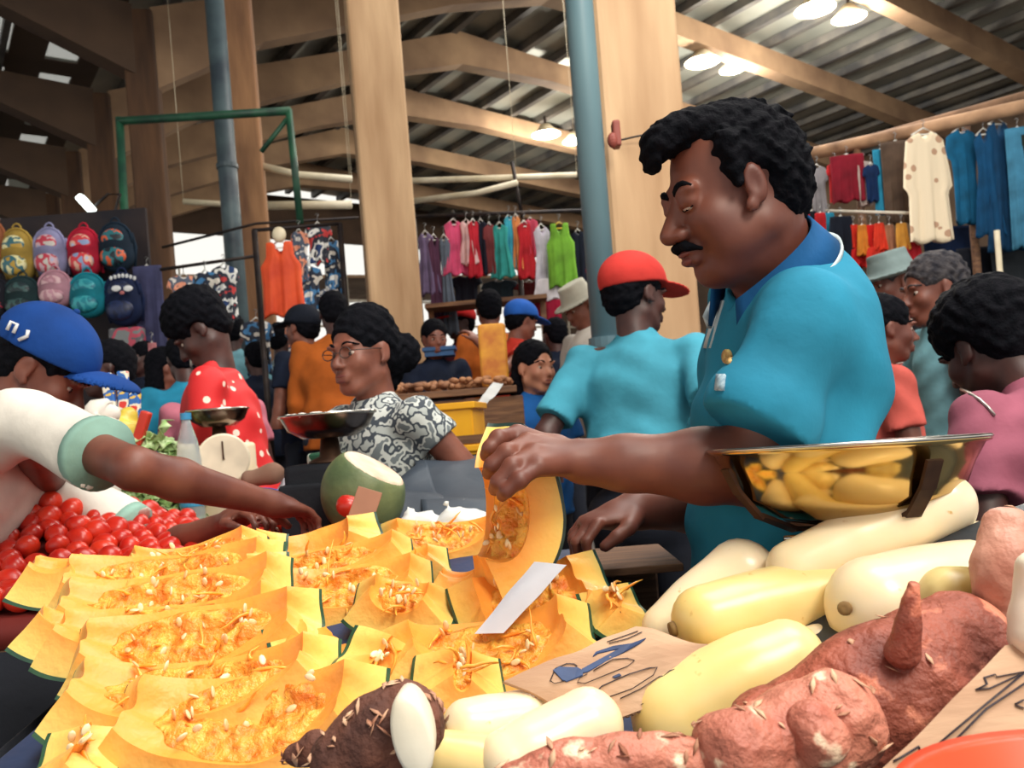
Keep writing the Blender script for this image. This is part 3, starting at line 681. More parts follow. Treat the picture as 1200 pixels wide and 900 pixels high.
    for q in (-1, 1):
        k_ = Vector((hipc.x+q*.09, hipc.y+.03, .44)); f.cone((hipc.x+q*.08, hipc.y, .76), k_, .097, .075, .03); f.cone(k_, ft[q]+Vector((0, 0, .03)), .075, .06, .03)
        b = MB(); b.ell(ft[q]+Vector((0, .08, -.02)), (.05, .13, .042)); b.build('shoe', M_shoe, e, True, False)
    field_obj('trousers', [f.mesh()], M_trou, e)
    # --- polo shirt
    f = Field((-.36, -.34, .72), (.36, .34, 1.50), .0045)
    L_ = lambda px, py, D: loc(P(px, py, D))
    f.ell(L_(922, 440, 1.19), (.178, .098, .16), None, .04)                # chest and back
    f.ell(L_(932, 412, 1.2), (.165, .082, .12), None, .04)                  # upper back bulge
    f.ell(L_(912, 570, 1.2), (.170, .108, .2), None, .06)                  # belly
    f.ell(L_(912, 700, 1.2), (.172, .112, .2), None, .06)
    f.cone(L_(948, 380, 1.06), L_(915, 375, 1.35), .058, .058, .04)        # shoulders
    f.cone(L_(940, 365, 1.17), L_(918, 322, 1.16), .088, .070, .035); f.cone(L_(955, 350, 1.16), L_(940, 395, 1.16), .05, .08, .04)        # neck yoke
    sl = L_(884, 502, 1.01); f.cone(L_(943, 378, 1.035), sl, .058, .066, .03, cut=True)
    f.cone(shR, shR.lerp(elR, .62), .066, .07, .04, cut=True)
    f.wob(lambda x, y, z: .003*np.sin(55*(y+.6*z)+3*np.sin(12*z+8*x))*np.sin(13*z+6*y)+.0075*np.sin(30*(y-.9*z)+4*np.sin(7*z))*np.exp(-((z-1.16)/.12)**2)+.003*np.sin(44*(z+.5*y))*np.exp(-((z-1.0)/.08)**2))
    f.plane((0, 0, .78), (0, 0, -1))
    f.cone(nb+Vector((0, .008, .012)), T(0, .0, -.09), .057, .062, .004, sub=True)
    f.cone(L_(868, 322, 1.15), L_(852, 352, 1.15), .026, .012, .006, sub=True)   # open neckline wedge
    shirt = field_obj('polo_shirt', [f.mesh()], M_polo, e)
    # sleeve hem band, collar, placket, badges
    ax = (sl-L_(935, 358, 1.035)).normalized()
    # collar: folded band round the neck, open at the front
    def collar(r0, r1, h0, h1, m, nm, a0=-148, a1=148, th=.004):
        c = nb.lerp(T(0, -.01, -.09), .45)+Vector((0, 0, .0)); axn = (T(0, -.02, -.05)-nb).normalized(); yf = Vector((0, 1, 0)); yf = (yf-axn*yf.dot(axn)).normalized(); xf = yf.cross(axn)
        b = MB(); n = 36; V = []
        for i in range(n+1):
            a = R(a0+(a1-a0)*i/n)
            d = -yf*math.cos(a)+xf*math.sin(a); fr = abs(a)/R(a1)
            drop = -.048*fr**2
            for (r_, h_) in ((r0, h0), (r0+.004, h0+.004), (r1, h1-.012*fr**4), (r1-.006, h1-.012*fr**4-.002)):
                V.append(c+d*(r_+.012*fr**6)+axn*(h_+drop))
        F_ = [(i*4+j, i*4+(j+1) % 4, i*4+4+(j+1) % 4, i*4+4+j) for i in range(n) for j in range(4)]+[(0, 1, 2, 3), (n*4+3, n*4+2, n*4+1, n*4)]
        b.add(V, F_); o = b.build(nm, m, e, True, False); return o
    collar(.066, .094, .034, -.006, M_polod, 'collar')
    M_trim = cloth('white_trim', (196, 210, 214), .9)
    collar(.0925, .0965, -.0055, -.0095, M_trim, 'collar_trim', -135, 148)
    def onshirt(px, py, D0=.8):
        """first shirt surface point seen along the pixel ray (local)"""
        me = shirt.data; o = loc(Vector((0, 0, ZC))); d = (loc(P(px, py, 2))-o).normalized()
        from mathutils.bvhtree import BVHTree
        if 'bvh' not in cache: cache['bvh'] = BVHTree.FromPolygons([v.co for v in me.vertices], [p.vertices for p in me.polygons])
        h = cache['bvh'].ray_cast(o, d); return (h[0], h[1]) if h[0] else (o+d*1.1, Vector((-1, 0, 0)))
    cache = {}
    def patch(nm, pts, m, th=.002):
        """thin cloth patch following the shirt surface: rows of pixel points"""
        V = []; nr = len(pts); nc = len(pts[0])
        for r_ in pts:
            for p in r_: h, n = onshirt(*p); V.append(h+n*th)
        F_ = [(i*nc+j, i*nc+j+1, (i+1)*nc+j+1, (i+1)*nc+j) for i in range(nr-1) for j in range(nc-1)]
        k = len(V)
        for r_ in pts:
            for p in r_: h, n = onshirt(*p); V.append(h-n*.002)
        F_ += [tuple(q+k for q in reversed(g)) for g in F_]
        rim = [j for j in range(nc)]+[i*nc+nc-1 for i in range(1, nr)]+[(nr-1)*nc+j for j in range(nc-2, -1, -1)]+[i*nc for i in range(nr-2, 0, -1)]
        F_ += [(a, rim[(i+1) % len(rim)], rim[(i+1) % len(rim)]+k, a+k) for i, a in enumerate(rim)]
        o = mesh_obj(nm, V, F_, m, e, True, False); return fixn(o)
    g = lambda x0, y0, x1, y1, w, n=6, m=2: [[(x0+(x1-x0)*i/(n-1)+w*(j/(m-1)-.5), y0+(y1-y0)*i/(n-1)) for j in range(m)] for i in range(n)]
    patch('placket', g(845, 352, 829, 408, 8), M_trim)
    ring = [[(853+rx*math.cos(a)*5.5, 418+rx*math.sin(a)*9) for a in [2*math.pi*k/14 for k in range(15)]] for rx in (.05, .6, 1)]
    patch('round_badge', ring, mat('badge_gold', (216, 190, 120), .6, (170, 110, 60), 120), .003)
    patch('badge_label', g(846, 440, 844, 458, 10, 4, 3), mat('badge_grey', (176, 196, 204), .6, (110, 140, 160), 150), .003)
    # --- hair
    f = Field(hc-Vector((.17, .2, .2)), hc+Vector((.17, .22, .2)), .003)
    f.ell(T(0, -.026, .030), [.084*s, .092*s, .088*s], Mh); f.ell(T(0, -.055, -.015), [.076*s, .055*s, .072*s], Mh, .03)
    f.wob(lambda x, y, z: .0018*(np.sin(210*x+3*np.sin(130*z))*np.sin(190*y)+np.sin(230*z+2*np.sin(150*y))))
    f.ell(T(0, .10, .005), [.09*s, .075*s, .080*s], Mh, .008, True)
    f.ell(T(0, .08, -.07), [.10*s, .088*s, .07*s], Mh, .008, True)
    for q in (-1, 1):
        f.ell(T(q*.088, -.004, -.024), [.026*s, .032*s, .042*s], Mh, .006, True)
        f.cone(T(q*.070, .022, .058), T(q*.0765, .026, .0), .018*s, .006*s, .012)
    f.ell(T(0, .02, .094), [.056*s, .072*s, .028*s], Mh, .02)
    f.ell(T(0, .055, .104), [.042*s, .050*s, .022*s], Mh, .02)
    f.ell(T(-.005, .090, .088), [.038*s, .024*s, .019*s], Mh, .014)          # forelock over the brow
    f.ell(T(-.004, .106, .072), [.026*s, .010*s, .018*s], Mh, .010)
    f.wob(lambda x, y, z: .0012*(np.sin(300*x+3*np.sin(170*z))*np.sin(260*y)+np.sin(310*z+2*np.sin(190*y))))
    field_obj('hair', [f.mesh()], M_hair, e)
    # --- eyes, brows, moustache, lips
    for q in (-1, 1):
        b = MB(); b.ell(pj(q*.031, -.0075, -.0066), (.012*s, .008*s, .0042*s), 14, Mh); b.build('eye', M_eye, e, True, False)
        b = MB(); b.tube([pj(q*.018, -.0075, .0004), pj(q*.026, -.0092, .0012), pj(q*.035, -.0092, .0012), pj(q*.045, -.0065, .0004)], [.0010*s, .0017*s, .0017*s, .0010*s], 6); b.build('eyelash', M_hair, e, True, False)
        b = MB(); b.tube([pj(q*x_, z_, -.001) for x_, z_ in ((.011, .0165), (.017, .021), (.024, .024), (.031, .0262), (.038, .0265), (.045, .0245), (.053, .0195))], [v_*s for v_ in (.0026, .0046, .0056, .0056, .005, .0038, .0018)], 8); b.build('eyebrow', M_hair, e, True, False)
    f = Field(T(0, .1, -.056)-Vector((.06, .06, .04)), T(0, .1, -.056)+Vector((.06, .06, .04)), .0018)
    for q in (-1, 1):
        f.cone(T(0, .107, -.053), T(q*.018, .1025, -.055), .0062*s, .0068*s, .004); f.cone(T(q*.018, .1025, -.055), T(q*.034, .089, -.066), .0068*s, .003*s, .004)
    f.wob(lambda x, y, z: .0009*np.sin(420*x)*np.sin(300*z)); field_obj('moustache', [f.mesh()], M_hair, e)
    b = MB(); b.ell(T(0, .1005, -.0655), (.021*s, .0065*s, .0048*s), 14, Mh); b.ell(T(0, .0985, -.077), (.019*s, .0085*s, .0068*s), 14, Mh); b.build('lips', M_lip, e, True, False)
vendor()
# ============================================================ STALLS AND PRODUCE
M_wood = mat('plank_wood', (128, 92, 64), .8, (88, 60, 44), 6, bump=.3, bscale=20, stretch=(1, 8, 8)); M_tarp = mat('tarp_blue', (40, 62, 104), .6, (24, 38, 68), 5, bump=.4, bscale=14)
M_tarpd = mat('tarp_charcoal', (62, 72, 84), .55, (36, 44, 56), 4, bump=.35, bscale=12); M_blk = mat('cloth_black', (20, 24, 36), .85, (12, 16, 26), 5, bump=.3)
def table(label, x0, x1, y0, y1, zf, zb=None, skirt=None, th=.03):
    """stall table: sloping plank top, four legs, optional cloth skirt; zf/zb top heights front/back"""
    zb = zb or zf; e = empty('stall_table', ((x0+x1)/2, (y0+y1)/2, 0), label, 'table')
    q = MB(); V = [(x, y, z-t) for t in (0, th) for (x, y, z) in ((x0, y0, zf), (x1, y0, zf), (x1, y1, zb), (x0, y1, zb))]
    q.add(V, [(0, 1, 2, 3), (7, 6, 5, 4), (0, 4, 5, 1), (1, 5, 6, 2), (2, 6, 7, 3), (3, 7, 4, 0)]); q.build('tabletop', M_wood, e)
    for x in (x0+.05, x1-.05):
        for y, z in ((y0+.05, zf), (y1-.05, zb)): q = MB(); q.box((x, y, (z-th)/2-.005), (.05, .05, z-th-.01), None, .006); q.build('leg', M_wood, e)
    if skirt:
        q = MB(); n = 40; V = []; F_ = []
        path = [(x0, y1), (x0, y0), (x1, y0), (x1, y1)]; pts = []
        for (a, b) in zip(path[:-1], path[1:]):
            for k in range(n): t = k/n; pts.append((a[0]+(b[0]-a[0])*t, a[1]+(b[1]-a[1])*t))
        pts.append(path[-1]); cx, cy = (x0+x1)/2, (y0+y1)/2
        for i, (x, y) in enumerate(pts):
            zt = zf+(zb-zf)*(y-y0)/(y1-y0)+.004
            for j in range(9):
                o = (.012+.018*j/8*(.5+.5*math.sin(i*.9+j*.2))); dx = (1 if x >= x1-.001 else -1 if x <= x0+.001 else 0); dy = (-1 if y <= y0+.001 else 0)
                V.append((x+dx*o, y+dy*o, zt-(zt-.03)*j/8))
        F_ = [(i*9+j, i*9+j+1, i*9+10+j, i*9+9+j) for i in range(len(pts)-1) for j in range(8)]
        q.add(V, F_); o = q.build('cloth_skirt', skirt, e, True); md = o.modifiers.new('t', 'SOLIDIFY'); md.thickness = .003
    return e
table('wooden stall table heaped with cut pumpkin, draped in dark cloth', -.62, .16, .52, 1.50, .80, .93, M_blk)
table('wooden stall table under the pale gourds and tubers', .18, .95, .42, .93, .74, .80, M_blk)
table('wooden stall table under the tomato pile', -1.28, -.58, 1.56, 2.42, .86, .89, M_blk)
table('small wooden stall table between the tomatoes and the charcoal tarps', -.57, -.02, 1.56, 2.0, .86, .875, M_blk)
table('wooden stall table behind the tomatoes carrying greens and scales', -1.75, -.55, 2.48, 2.86, .98, None, M_blk)
# ---- heap surfaces (tarpaulins over the padding under the produce)
def heap(name, label, x0, x1, y0, y1, fz, m, n=36, zb=None):
    q = MB(); V = []; F_ = []
    for j in range(n+1):
        for i in range(n+1):
            x = x0+(x1-x0)*i/n; y = y0+(y1-y0)*j/n; V.append((x, y, fz(x, y)))
    F_ = [(j*(n+1)+i, j*(n+1)+i+1, (j+1)*(n+1)+i+1, (j+1)*(n+1)+i) for j in range(n) for i in range(n)]
    k = len(V); V += [(a, b, zb(a, b)) for a, b, c in V]; F_ += [tuple(g+k for g in reversed(f)) for f in F_]
    rim = [i for i in range(n)]+[i*(n+1)+n for i in range(n)]+[n*(n+1)+n-i for i in range(n)]+[(n-i)*(n+1) for i in range(n)]
    F_ += [(a, rim[(i+1) % len(rim)], rim[(i+1) % len(rim)]+k, a+k) for i, a in enumerate(rim)]
    q.add(V, F_); return tag(q.build(name, m, None, True), label, 'tarpaulin')
def ss(t): t = max(0, min(1, t)); return t*t*(3-2*t)
def z_pump(x, y):
    t = (y-.52)/.98; z0 = .80+.13*t
    h = .045+.02*t
    e_ = ss((x+.62)/.08)*ss((.16-x)/.06)*ss((y-.52)/.06)*ss((1.50-y)/.05)
    return z0+.004+h*e_+.004*math.sin(23*x+11*y)
heap('tarpaulin', 'blue tarpaulin spread under the cut pumpkin pieces', -.615, .155, .525, 1.495, z_pump, M_tarp, zb=lambda x, y: .80+.13*(y-.52)/.98+.001)
def z_gourd(x, y):
    e_ = ss((x-.18)/.10)*ss((.95-x)/.06)*ss((y-.42)/.1)*ss((.93-y)/.04)
    return .745+.06*(y-.42)/.51+(.10+.13*ss((x-.15)/.45)+.06*ss((y-.45)/.4))*e_
heap('tarpaulin', 'dark tarpaulin heaped under the pale gourds', .19, .945, .425, .925, z_gourd, M_tarpd, zb=lambda x, y: .741+.06*(y-.42)/.51+.001)
# ---- pumpkin pieces
M_flesh = mat_attr('pumpkin_flesh', [(0, (228, 218, 120)), (.10, (250, 212, 116)), (.5, (253, 196, 100)), (1, (246, 162, 68))], .42, .25, 90, sss=.12)
M_rind = mat('pumpkin_rind', (52, 92, 62), .4, (26, 58, 52), 14, bump=.3, bscale=40)
M_rindd = mat('pumpkin_rind_dark', (44, 66, 60), .4, (28, 46, 48), 14, bump=.3, bscale=40)
M_pulp = mat('pumpkin_pulp', (250, 184, 76), .38, (220, 112, 26), 45, .3, .62, bump=.8, bscale=110, sss=.15)
M_seed = mat('pumpkin_seed', (250, 232, 190), .4, (226, 180, 120), 40); M_fibre = mat('pumpkin_fibre', (255, 190, 80), .35, (236, 140, 40), 60, sss=.1)
def pumpkin(label, c, long=.28, R_=.12, th=.036, b=(-38, 38), a=(-70, 70), rot=(0, 0, 0), seed=0, pulp=1.0, rind=None, polar=.14, group='cut pumpkin pieces', M=None, name='pumpkin_piece'):
    """slice of a pumpkin. local x = stalk axis, -z = rind side, cavity opens to +z. c = lowest point rests there"""
    rnd = random.Random(seed*13+5); na, nb, nw = 34, 18, 6; a0, a1 = R(a[0]), R(a[1]); b0, b1 = R(b[0]), R(b[1]); X = long/2
    def pt(t, v, w_):
        al = a0+(a1-a0)*t; be = b0+(b1-b0)*v
        thk = th*(1.0+.9*abs(al/R(75))**2); rr = R_*(1+.035*math.cos(be*9))
        k = w_*thk; rx = X/ max(.5, math.sin(max(abs(a0), abs(a1))))
        # outer ellipse point and inward normal in the x-r plane
        ex, er = rx*math.sin(al), rr*math.cos(al)**.8 if math.cos(al) > 0 else 0
        nx_, nr_ = math.sin(al)/rx, math.cos(al)/rr; l_ = math.hypot(nx_, nr_)
        x = ex-k*nx_/l_; r = max(er-k*nr_/l_, 0)
        return Vector((x, r*math.sin(be), -r*math.cos(be)))
    if M is None: M = Euler([R(q) for q in rot]).to_matrix()
    e = empty(name, c, label, 'pumpkin', group)
    warp = lambda p: p+Vector((noise.noise(p*14+Vector((seed, 0, 0))), noise.noise(p*14+Vector((0, seed, 5))), noise.noise(p*14+Vector((9, 0, seed)))))*.006
    def grid(fn, nu, nv): return [fn(i/nu, j/nv) for i in range(nu+1) for j in range(nv+1)], [(i*(nv+1)+j, i*(nv+1)+j+1, (i+1)*(nv+1)+j+1, (i+1)*(nv+1)+j) for i in range(nu) for j in range(nv)]
    skin = .09
    def solid(w0, w1, nws):
        V, F_, W = [], [], []
        def addg(fn, nu, nv, wf, flip):
            g, f = grid(fn, nu, nv); k = len(V); V.extend(g); W.extend([wf(i/nu, j/nv) for i in range(nu+1) for j in range(nv+1)])
            F_.extend([tuple(q+k for q in (reversed(x) if flip else x)) for x in f])
        addg(lambda t, v: pt(t, v, w0), na, nb, lambda t, v: w0, False); addg(lambda t, v: pt(t, v, w1), na, nb, lambda t, v: w1, True)
        for v_ in (0, 1): addg(lambda t, u: pt(t, v_, w0+(w1-w0)*u), na, nws, lambda t, u: w0+(w1-w0)*u, v_ == 1)
        for t_ in (0, 1): addg(lambda v, u: pt(t_, v, w0+(w1-w0)*u), nb, nws, lambda v, u: w0+(w1-w0)*u, t_ == 0)
        return V, F_, W
    V, F_, W = solid(skin, 1, nw); fl = mesh_obj('flesh', [M@warp(p) for p in V], F_, M_flesh, e, True, False, attr=W); weld(fl)
    V, F_, W = solid(0, skin, 1); rd = mesh_obj('rind', [M@warp(p) for p in V], F_, rind or M_rind, e, True, False); weld(rd)
    if pulp:
        q = MB(); q.cur = 0
        def pd(t, v, w_):
            x_, y_ = 2*t-1, 2*v-1; X_ = x_*math.sqrt(1-y_*y_/2); Y_ = y_*math.sqrt(1-x_*x_/2); k_ = 1+.12*noise.noise(Vector((X_*3, Y_*3, seed)))
            return pt(.5+.36*X_*k_, .5+.44*Y_*k_, w_)
        g, f = grid(lambda t, v: pd(t, v, .97), 40, 18)
        for i, p in enumerate(g):
            t, v = (i//19)/40, (i % 19)/18; inn = pd(t, v, 1.5)-p
            ed = min(1, 6*min(t, 1-t))*min(1, 5*min(v, 1-v)+.15); nz = .5+.5*noise.noise(p*38+Vector((seed, 3, 1)))+.5*noise.noise(p*90)
            g[i] = p+inn.normalized()*(.016*pulp*ed*nz+.0015)
        gg = [pd((i//19)/40, (i % 19)/18, .9) for i in range(len(g))]; k = len(g)
        rim = [j for j in range(18)]+[i*19+18 for i in range(40)]+[40*19+18-j for j in range(18)]+[(40-i)*19 for i in range(40)]
        q.add([M@warp(p) for p in g+gg], f+[tuple(z+k for z in reversed(h)) for h in f]+[(a_, rim[(i+1) % len(rim)], rim[(i+1) % len(rim)]+k, a_+k) for i, a_ in enumerate(rim)])
        q.cur = 2
        for i in range(int(9*pulp)):
            t = rnd.uniform(.25, .75); v = rnd.uniform(.08, .92); p = pt(t, v, 1.12+rnd.uniform(-.05, .2)); pts = [p]; d = Vector((rnd.uniform(-1, 1), rnd.uniform(-.6, .6), rnd.uniform(-.3, .5))).normalized()*.0055
            for k_ in range(5): d = (d+Vector((rnd.uniform(-1, 1), rnd.uniform(-1, 1), rnd.uniform(-1, .8)))*.0028); pts.append(pts[-1]+d)
            q.tube([M@warp(x) for x in pts], [.0014, .0024, .0022, .0018, .0014, .0006], 5)
        q.cur = 1
        for i in range(int(11*pulp)):
            t = rnd.uniform(.2, .8); v = rnd.uniform(.1, .9); p = pt(t, v, 1.3+rnd.uniform(-.08, .1)); Ms = Euler((rnd.uniform(0, 6), rnd.uniform(0, 6), rnd.uniform(0, 6))).to_matrix()
            q.ell(M@warp(p), (.0065, .0038, .0016), 8, Ms, 5)
        o = q.build('seed_pulp', M_pulp, e, True, False, mats=[M_pulp, M_seed, M_fibre]); o['kind'] = 'stuff'
    return e
def weld(o):
    bm = bmesh.new(); bm.from_mesh(o.data); bmesh.ops.remove_doubles(bm, verts=bm.verts, dist=2e-5); bmesh.ops.recalc_face_normals(bm, faces=bm.faces)
    for ed in bm.edges: ed.smooth = not (ed.is_manifold and ed.calc_face_angle(0) > .8)
    bm.to_mesh(o.data); bm.free()
# px centre x, y, depth, px length, radius m, b range, a range, rot(x,y,z), pulp, label
PP = [
 (262, 862, .80, 350, .125, (-46, 34), (-58, 62), (30, -4, -3), 1.2, 'largest pumpkin slice at the front, its seedy hollow facing up, nearest the lower left'),
 (212, 815, .87, 345, .12, (-44, 30), (-62, 66), (24, -6, 2), 1, 'pumpkin slice just behind the largest front one, pale tip rising at its right end'),
 (206, 770, .95, 300, .115, (-44, 34), (-60, 60), (38, -9, 4), 1.3, 'pumpkin slice with bright orange seeds, blunt yellow right end, second row from the front'),
 (180, 742, 1.02, 285, .115, (-40, 30), (-60, 60), (24, -7, 3), 1, 'pumpkin slice wedged behind the blunt-ended one, thin rim showing'),
 (184, 712, 1.09, 285, .115, (-44, 36), (-60, 62), (30, -7, 5), 1.1, 'pumpkin slice with a green-edged cut left end and seeds by that end'),
 (150, 735, 1.06, 250, .105, (-30, 30), (-62, 20), (10, -4, 12), 0, 'pumpkin slice sticking out farthest left with an orange cut face'),
 (180, 684, 1.18, 270, .115, (-44, 34), (-60, 62), (32, -6, 2), 1, 'pumpkin slice with a grey seed patch in the left column, near the tomatoes'),
 (60, 680, 1.21, 90, .085, (-40, 40), (-40, 40), (16, 0, 10), 0, 'small chunky pumpkin piece at the back left corner of the heap'),
 (215, 662, 1.28, 170, .09, (-44, 30), (-60, 60), (30, -10, 8), .8, 'small pumpkin slice touching the tomatoes in the back row'),
 (262, 655, 1.33, 120, .08, (-40, 34), (-55, 60), (26, -12, 0), .6, 'short pumpkin slice in the back row beside the tomatoes, tipped to the right'),
 (250, 700, 1.15, 150, .09, (-44, 30), (-50, 70), (30, -18, 8), .8, 'pumpkin slice with an upturned right tip in the middle of the left column'),
 (362, 655, 1.38, 150, .10, (-48, 40), (-64, 70), (38, -16, 4), 0, 'back-row pumpkin slice with an empty hollow, pointed right tip standing up'),
 (356, 672, 1.27, 240, .10, (-36, 34), (-62, 62), (26, -8, 6), .8, 'long low pumpkin slice under the hollow one at the back'),
 (400, 700, 1.17, 205, .105, (-46, 34), (-60, 60), (34, -4, 4), 1, 'pumpkin slice with white seeds showing in the middle of the heap'),
 (360, 755, 1.00, 110, .10, (-38, 38), (-42, 42), (6, 10, 58), 0, 'pumpkin piece showing a smooth orange side, between the two columns'),
 (402, 762, .96, 100, .095, (-40, 40), (-44, 44), (18, 18, 40), 0, 'pumpkin piece with a dark green lower edge left of the big curved slice'),
 (445, 642, 1.45, 80, .075, (-40, 36), (-45, 45), (20, -4, 6), 0, 'small yellow pumpkin chunk in front of the cardboard scrap'),
 (520, 640, 1.42, 150, .095, (-44, 36), (-60, 60), (34, 0, 2), 1, 'back-row pumpkin slice with red-orange seeds left of the standing slice'),
 (465, 672, 1.28, 110, .085, (-40, 36), (-50, 50), (26, -12, 4), .5, 'smooth yellow pumpkin chunk behind the seedy middle slice'),
 (540, 690, 1.16, 82, .08, (-34, 34), (-38, 38), (4, 0, -6), 0, 'square-cut pumpkin block just left of the standing slice'),
 (470, 716, 1.09, 130, .085, (-44, 34), (-58, 58), (30, 2, -8), 1, 'ragged pumpkin slice full of pulp in the centre of the heap'),
 (620, 722, 1.04, 205, .12, (-50, 40), (-56, 66), (34, -12, 10), 1.5, 'pumpkin slice with deep red-orange pulp under the white paper label'),
 (575, 765, .94, 265, .125, (-44, 32), (-66, 66), (24, -6, 8), 1.1, 'long curved pumpkin slice sweeping right below the white label'),
 (448, 795, .88, 105, .085, (-42, 36), (-66, 40), (28, 14, -16), .7, 'small crescent pumpkin slice with a dark green rind, left of the gourds'),
 (548, 808, .86, 120, .085, (-42, 34), (-60, 50), (28, 0, 6), .9, 'pumpkin slice partly hidden behind the front pale gourd'),
 (725, 722, 1.01, 70, .06, (-50, 40), (-60, 60), (40, -10, 14), .5, 'small ragged scrap of pale pumpkin pulp beside the gourds'),
 (75, 895, .76, 110, .085, (-40, 34), (-60, 50), (20, -2, 0), .6, 'pumpkin piece just showing at the bottom left corner'),
]
for k, (px, py, D, L_, R_, bb, aa, rot, pu, lab) in enumerate(PP):
    bb = (bb[0]*.9, bb[1]*.9); aa = (aa[0]*.8, aa[1]*.8); R_ *= 1.08
    c = P(px, py, D); lng = L_/F_PX*D*1.03
    h = -R_*.62
    pumpkin(lab, c+Vector((0, .01, R_*.55)), lng, R_, .040 if k not in (7, 19) else .05, bb, aa, (rot[0], rot[1]+4.5, rot[2]), k, pu)
# the slice held upright: stalk axis vertical, rind to the right, cut face to the camera
Mx = Vector((.13, .02, 1)).normalized(); zz = Vector((-1, -.42, .10)); zz = (zz-Mx*zz.dot(Mx)).normalized(); yy = zz.cross(Mx)
pumpkin('thick pumpkin slice standing on end under the hand of the vendor in turquoise', P(545, 604, 1.09), .25, .130, .044, (-24, 50), (-66, 62), seed=40, pulp=1.7, rind=M_rindd, M=Matrix((Mx, yy, zz)).transposed(), group=None)
# paper label
M_paper = mat('label_paper', (206, 206, 214), .7, (186, 188, 200), 9, bump=.1); M_ink = mat('ink_grey', (120, 124, 140), .6)
def sheet(name, label, cat, quad, D4, m, th=.002, ext=None, bend=.0, n=10):
    """sheet with thickness through four world corners (order round)"""
    a, b_, c, d = quad; V = []
    for i in range(n+1):
        for j in range(n+1):
            u, v = i/n, j/n; p = a.lerp(b_, u).lerp(d.lerp(c, u), v); p = p+Vector((0, 0, bend*math.sin(math.pi*u)*math.sin(math.pi*v)+D4*noise.noise(p*25))); V.append(p)
    N_ = (b_-a).cross(d-a).normalized(); N_ = N_ if N_.z > 0 else -N_
    F_ = [(i*(n+1)+j, i*(n+1)+j+1, (i+1)*(n+1)+j+1, (i+1)*(n+1)+j) for i in range(n) for j in range(n)]; k = len(V); V2 = [p-N_*th for p in V]
    rim = [j for j in range(n)]+[i*(n+1)+n for i in range(n)]+[n*(n+1)+n-j for j in range(n)]+[(n-i)*(n+1) for i in range(n)]
    q = MB(); q.add(V+V2, F_+[tuple(g+k for g in reversed(f)) for f in F_]+[(x, rim[(i+1) % len(rim)], rim[(i+1) % len(rim)]+k, x+k) for i, x in enumerate(rim)])
    o = tag(q.build(name, m, None, False), label, cat)
    def on(u, v, lift=.0012):
        p = a.lerp(b_, u).lerp(d.lerp(c, u), v); return p+Vector((0, 0, bend*math.sin(math.pi*u)*math.sin(math.pi*v)+D4*noise.noise(p*25)))+N_*lift
    return o, on
lab, on = sheet('paper_label', 'white strip of paper label lying across the pumpkin slices', 'label', [P(556, 742, .985), P(590, 742, .985), P(664, 662, 1.02), P(626, 658, 1.03)], .002, M_paper, .001, bend=.006)
# ---- tomatoes
M_tom = mat('tomato_red', (216, 56, 32), .3, (176, 26, 20), 14, bump=.03, spec=.5); M_cal = mat('tomato_calyx', (70, 96, 50), .7)
def z_tom(x, y):
    t = (y-1.56)/.86; u = x/y
    return .92+.04*t+.16*ss((-u-.33)/.25)*ss((y-1.6)/.5)
def tom_mesh(r):
    q = MB(); prof = []
    for i in range(13):
        a = math.pi*i/12; rr = math.sin(a)*(1+.02*math.cos(2*a)); z = -math.cos(a)*.86
        if i > 9: z -= .10*(i-9)/3
        prof.append((max(rr, .03)*r, z*r))
    q.lathe(prof, (0, 0, 0), 16); return q
t0 = tom_mesh(.028).build('tomato', M_tom, None, True, False); tag(t0, 'ripe red tomato in the big loose pile by the man in the blue cap', 'tomato', 'tomatoes in the loose pile')
t0.data.materials[0] = M_tom
rnd = random.Random(3); spots = []
gy = 1.60; row = 0
while gy < 2.36:
    x = -1.72+(row % 2)*.024
    while x < -.2:
        xx, yy = x+rnd.uniform(-.008, .008), gy+rnd.uniform(-.008, .008); px = 600+1000*xx/yy
        if -70 < px < 375 and xx > -1.25 and (xx < -.60 or yy < 1.97): spots.append((xx, yy))
        x += .051
    gy += .041; row += 1
# keep those nearest the camera-facing surface, 300 at most
spots.sort(key=lambda s_: s_[1]); spots = spots[:298]
ZT = lambda x, y: z_tom(x, y)+.03
for k, (x, y) in enumerate(spots):
    o = t0 if k == 0 else copy_tree(t0); o.location = (x, y, ZT(x, y)+rnd.uniform(-.006, .01)); o.rotation_euler = (rnd.uniform(-1.2, 1.2), rnd.uniform(-1.2, 1.2), rnd.uniform(0, 6)); sc_ = rnd.uniform(.85, 1.12); o.scale = (sc_, sc_, sc_)
heap('crate_liner', 'red-brown liner bedding beneath the tomato pile', -1.25, -.60, 1.575, 2.40, lambda x, y: z_tom(x, y)-.002, mat('liner_red', (120, 34, 28), .7), 40, zb=lambda x, y: .862+.03*(y-1.56)/.86)
heap('crate_liner', 'dark red liner bedding the near right part of the tomatoes', -.56, -.2, 1.575, 1.98, lambda x, y: z_tom(x, y)-.002, mat('liner_red', (120, 34, 28), .7), 20, zb=lambda x, y: .862+.015*(y-1.56)/.44)
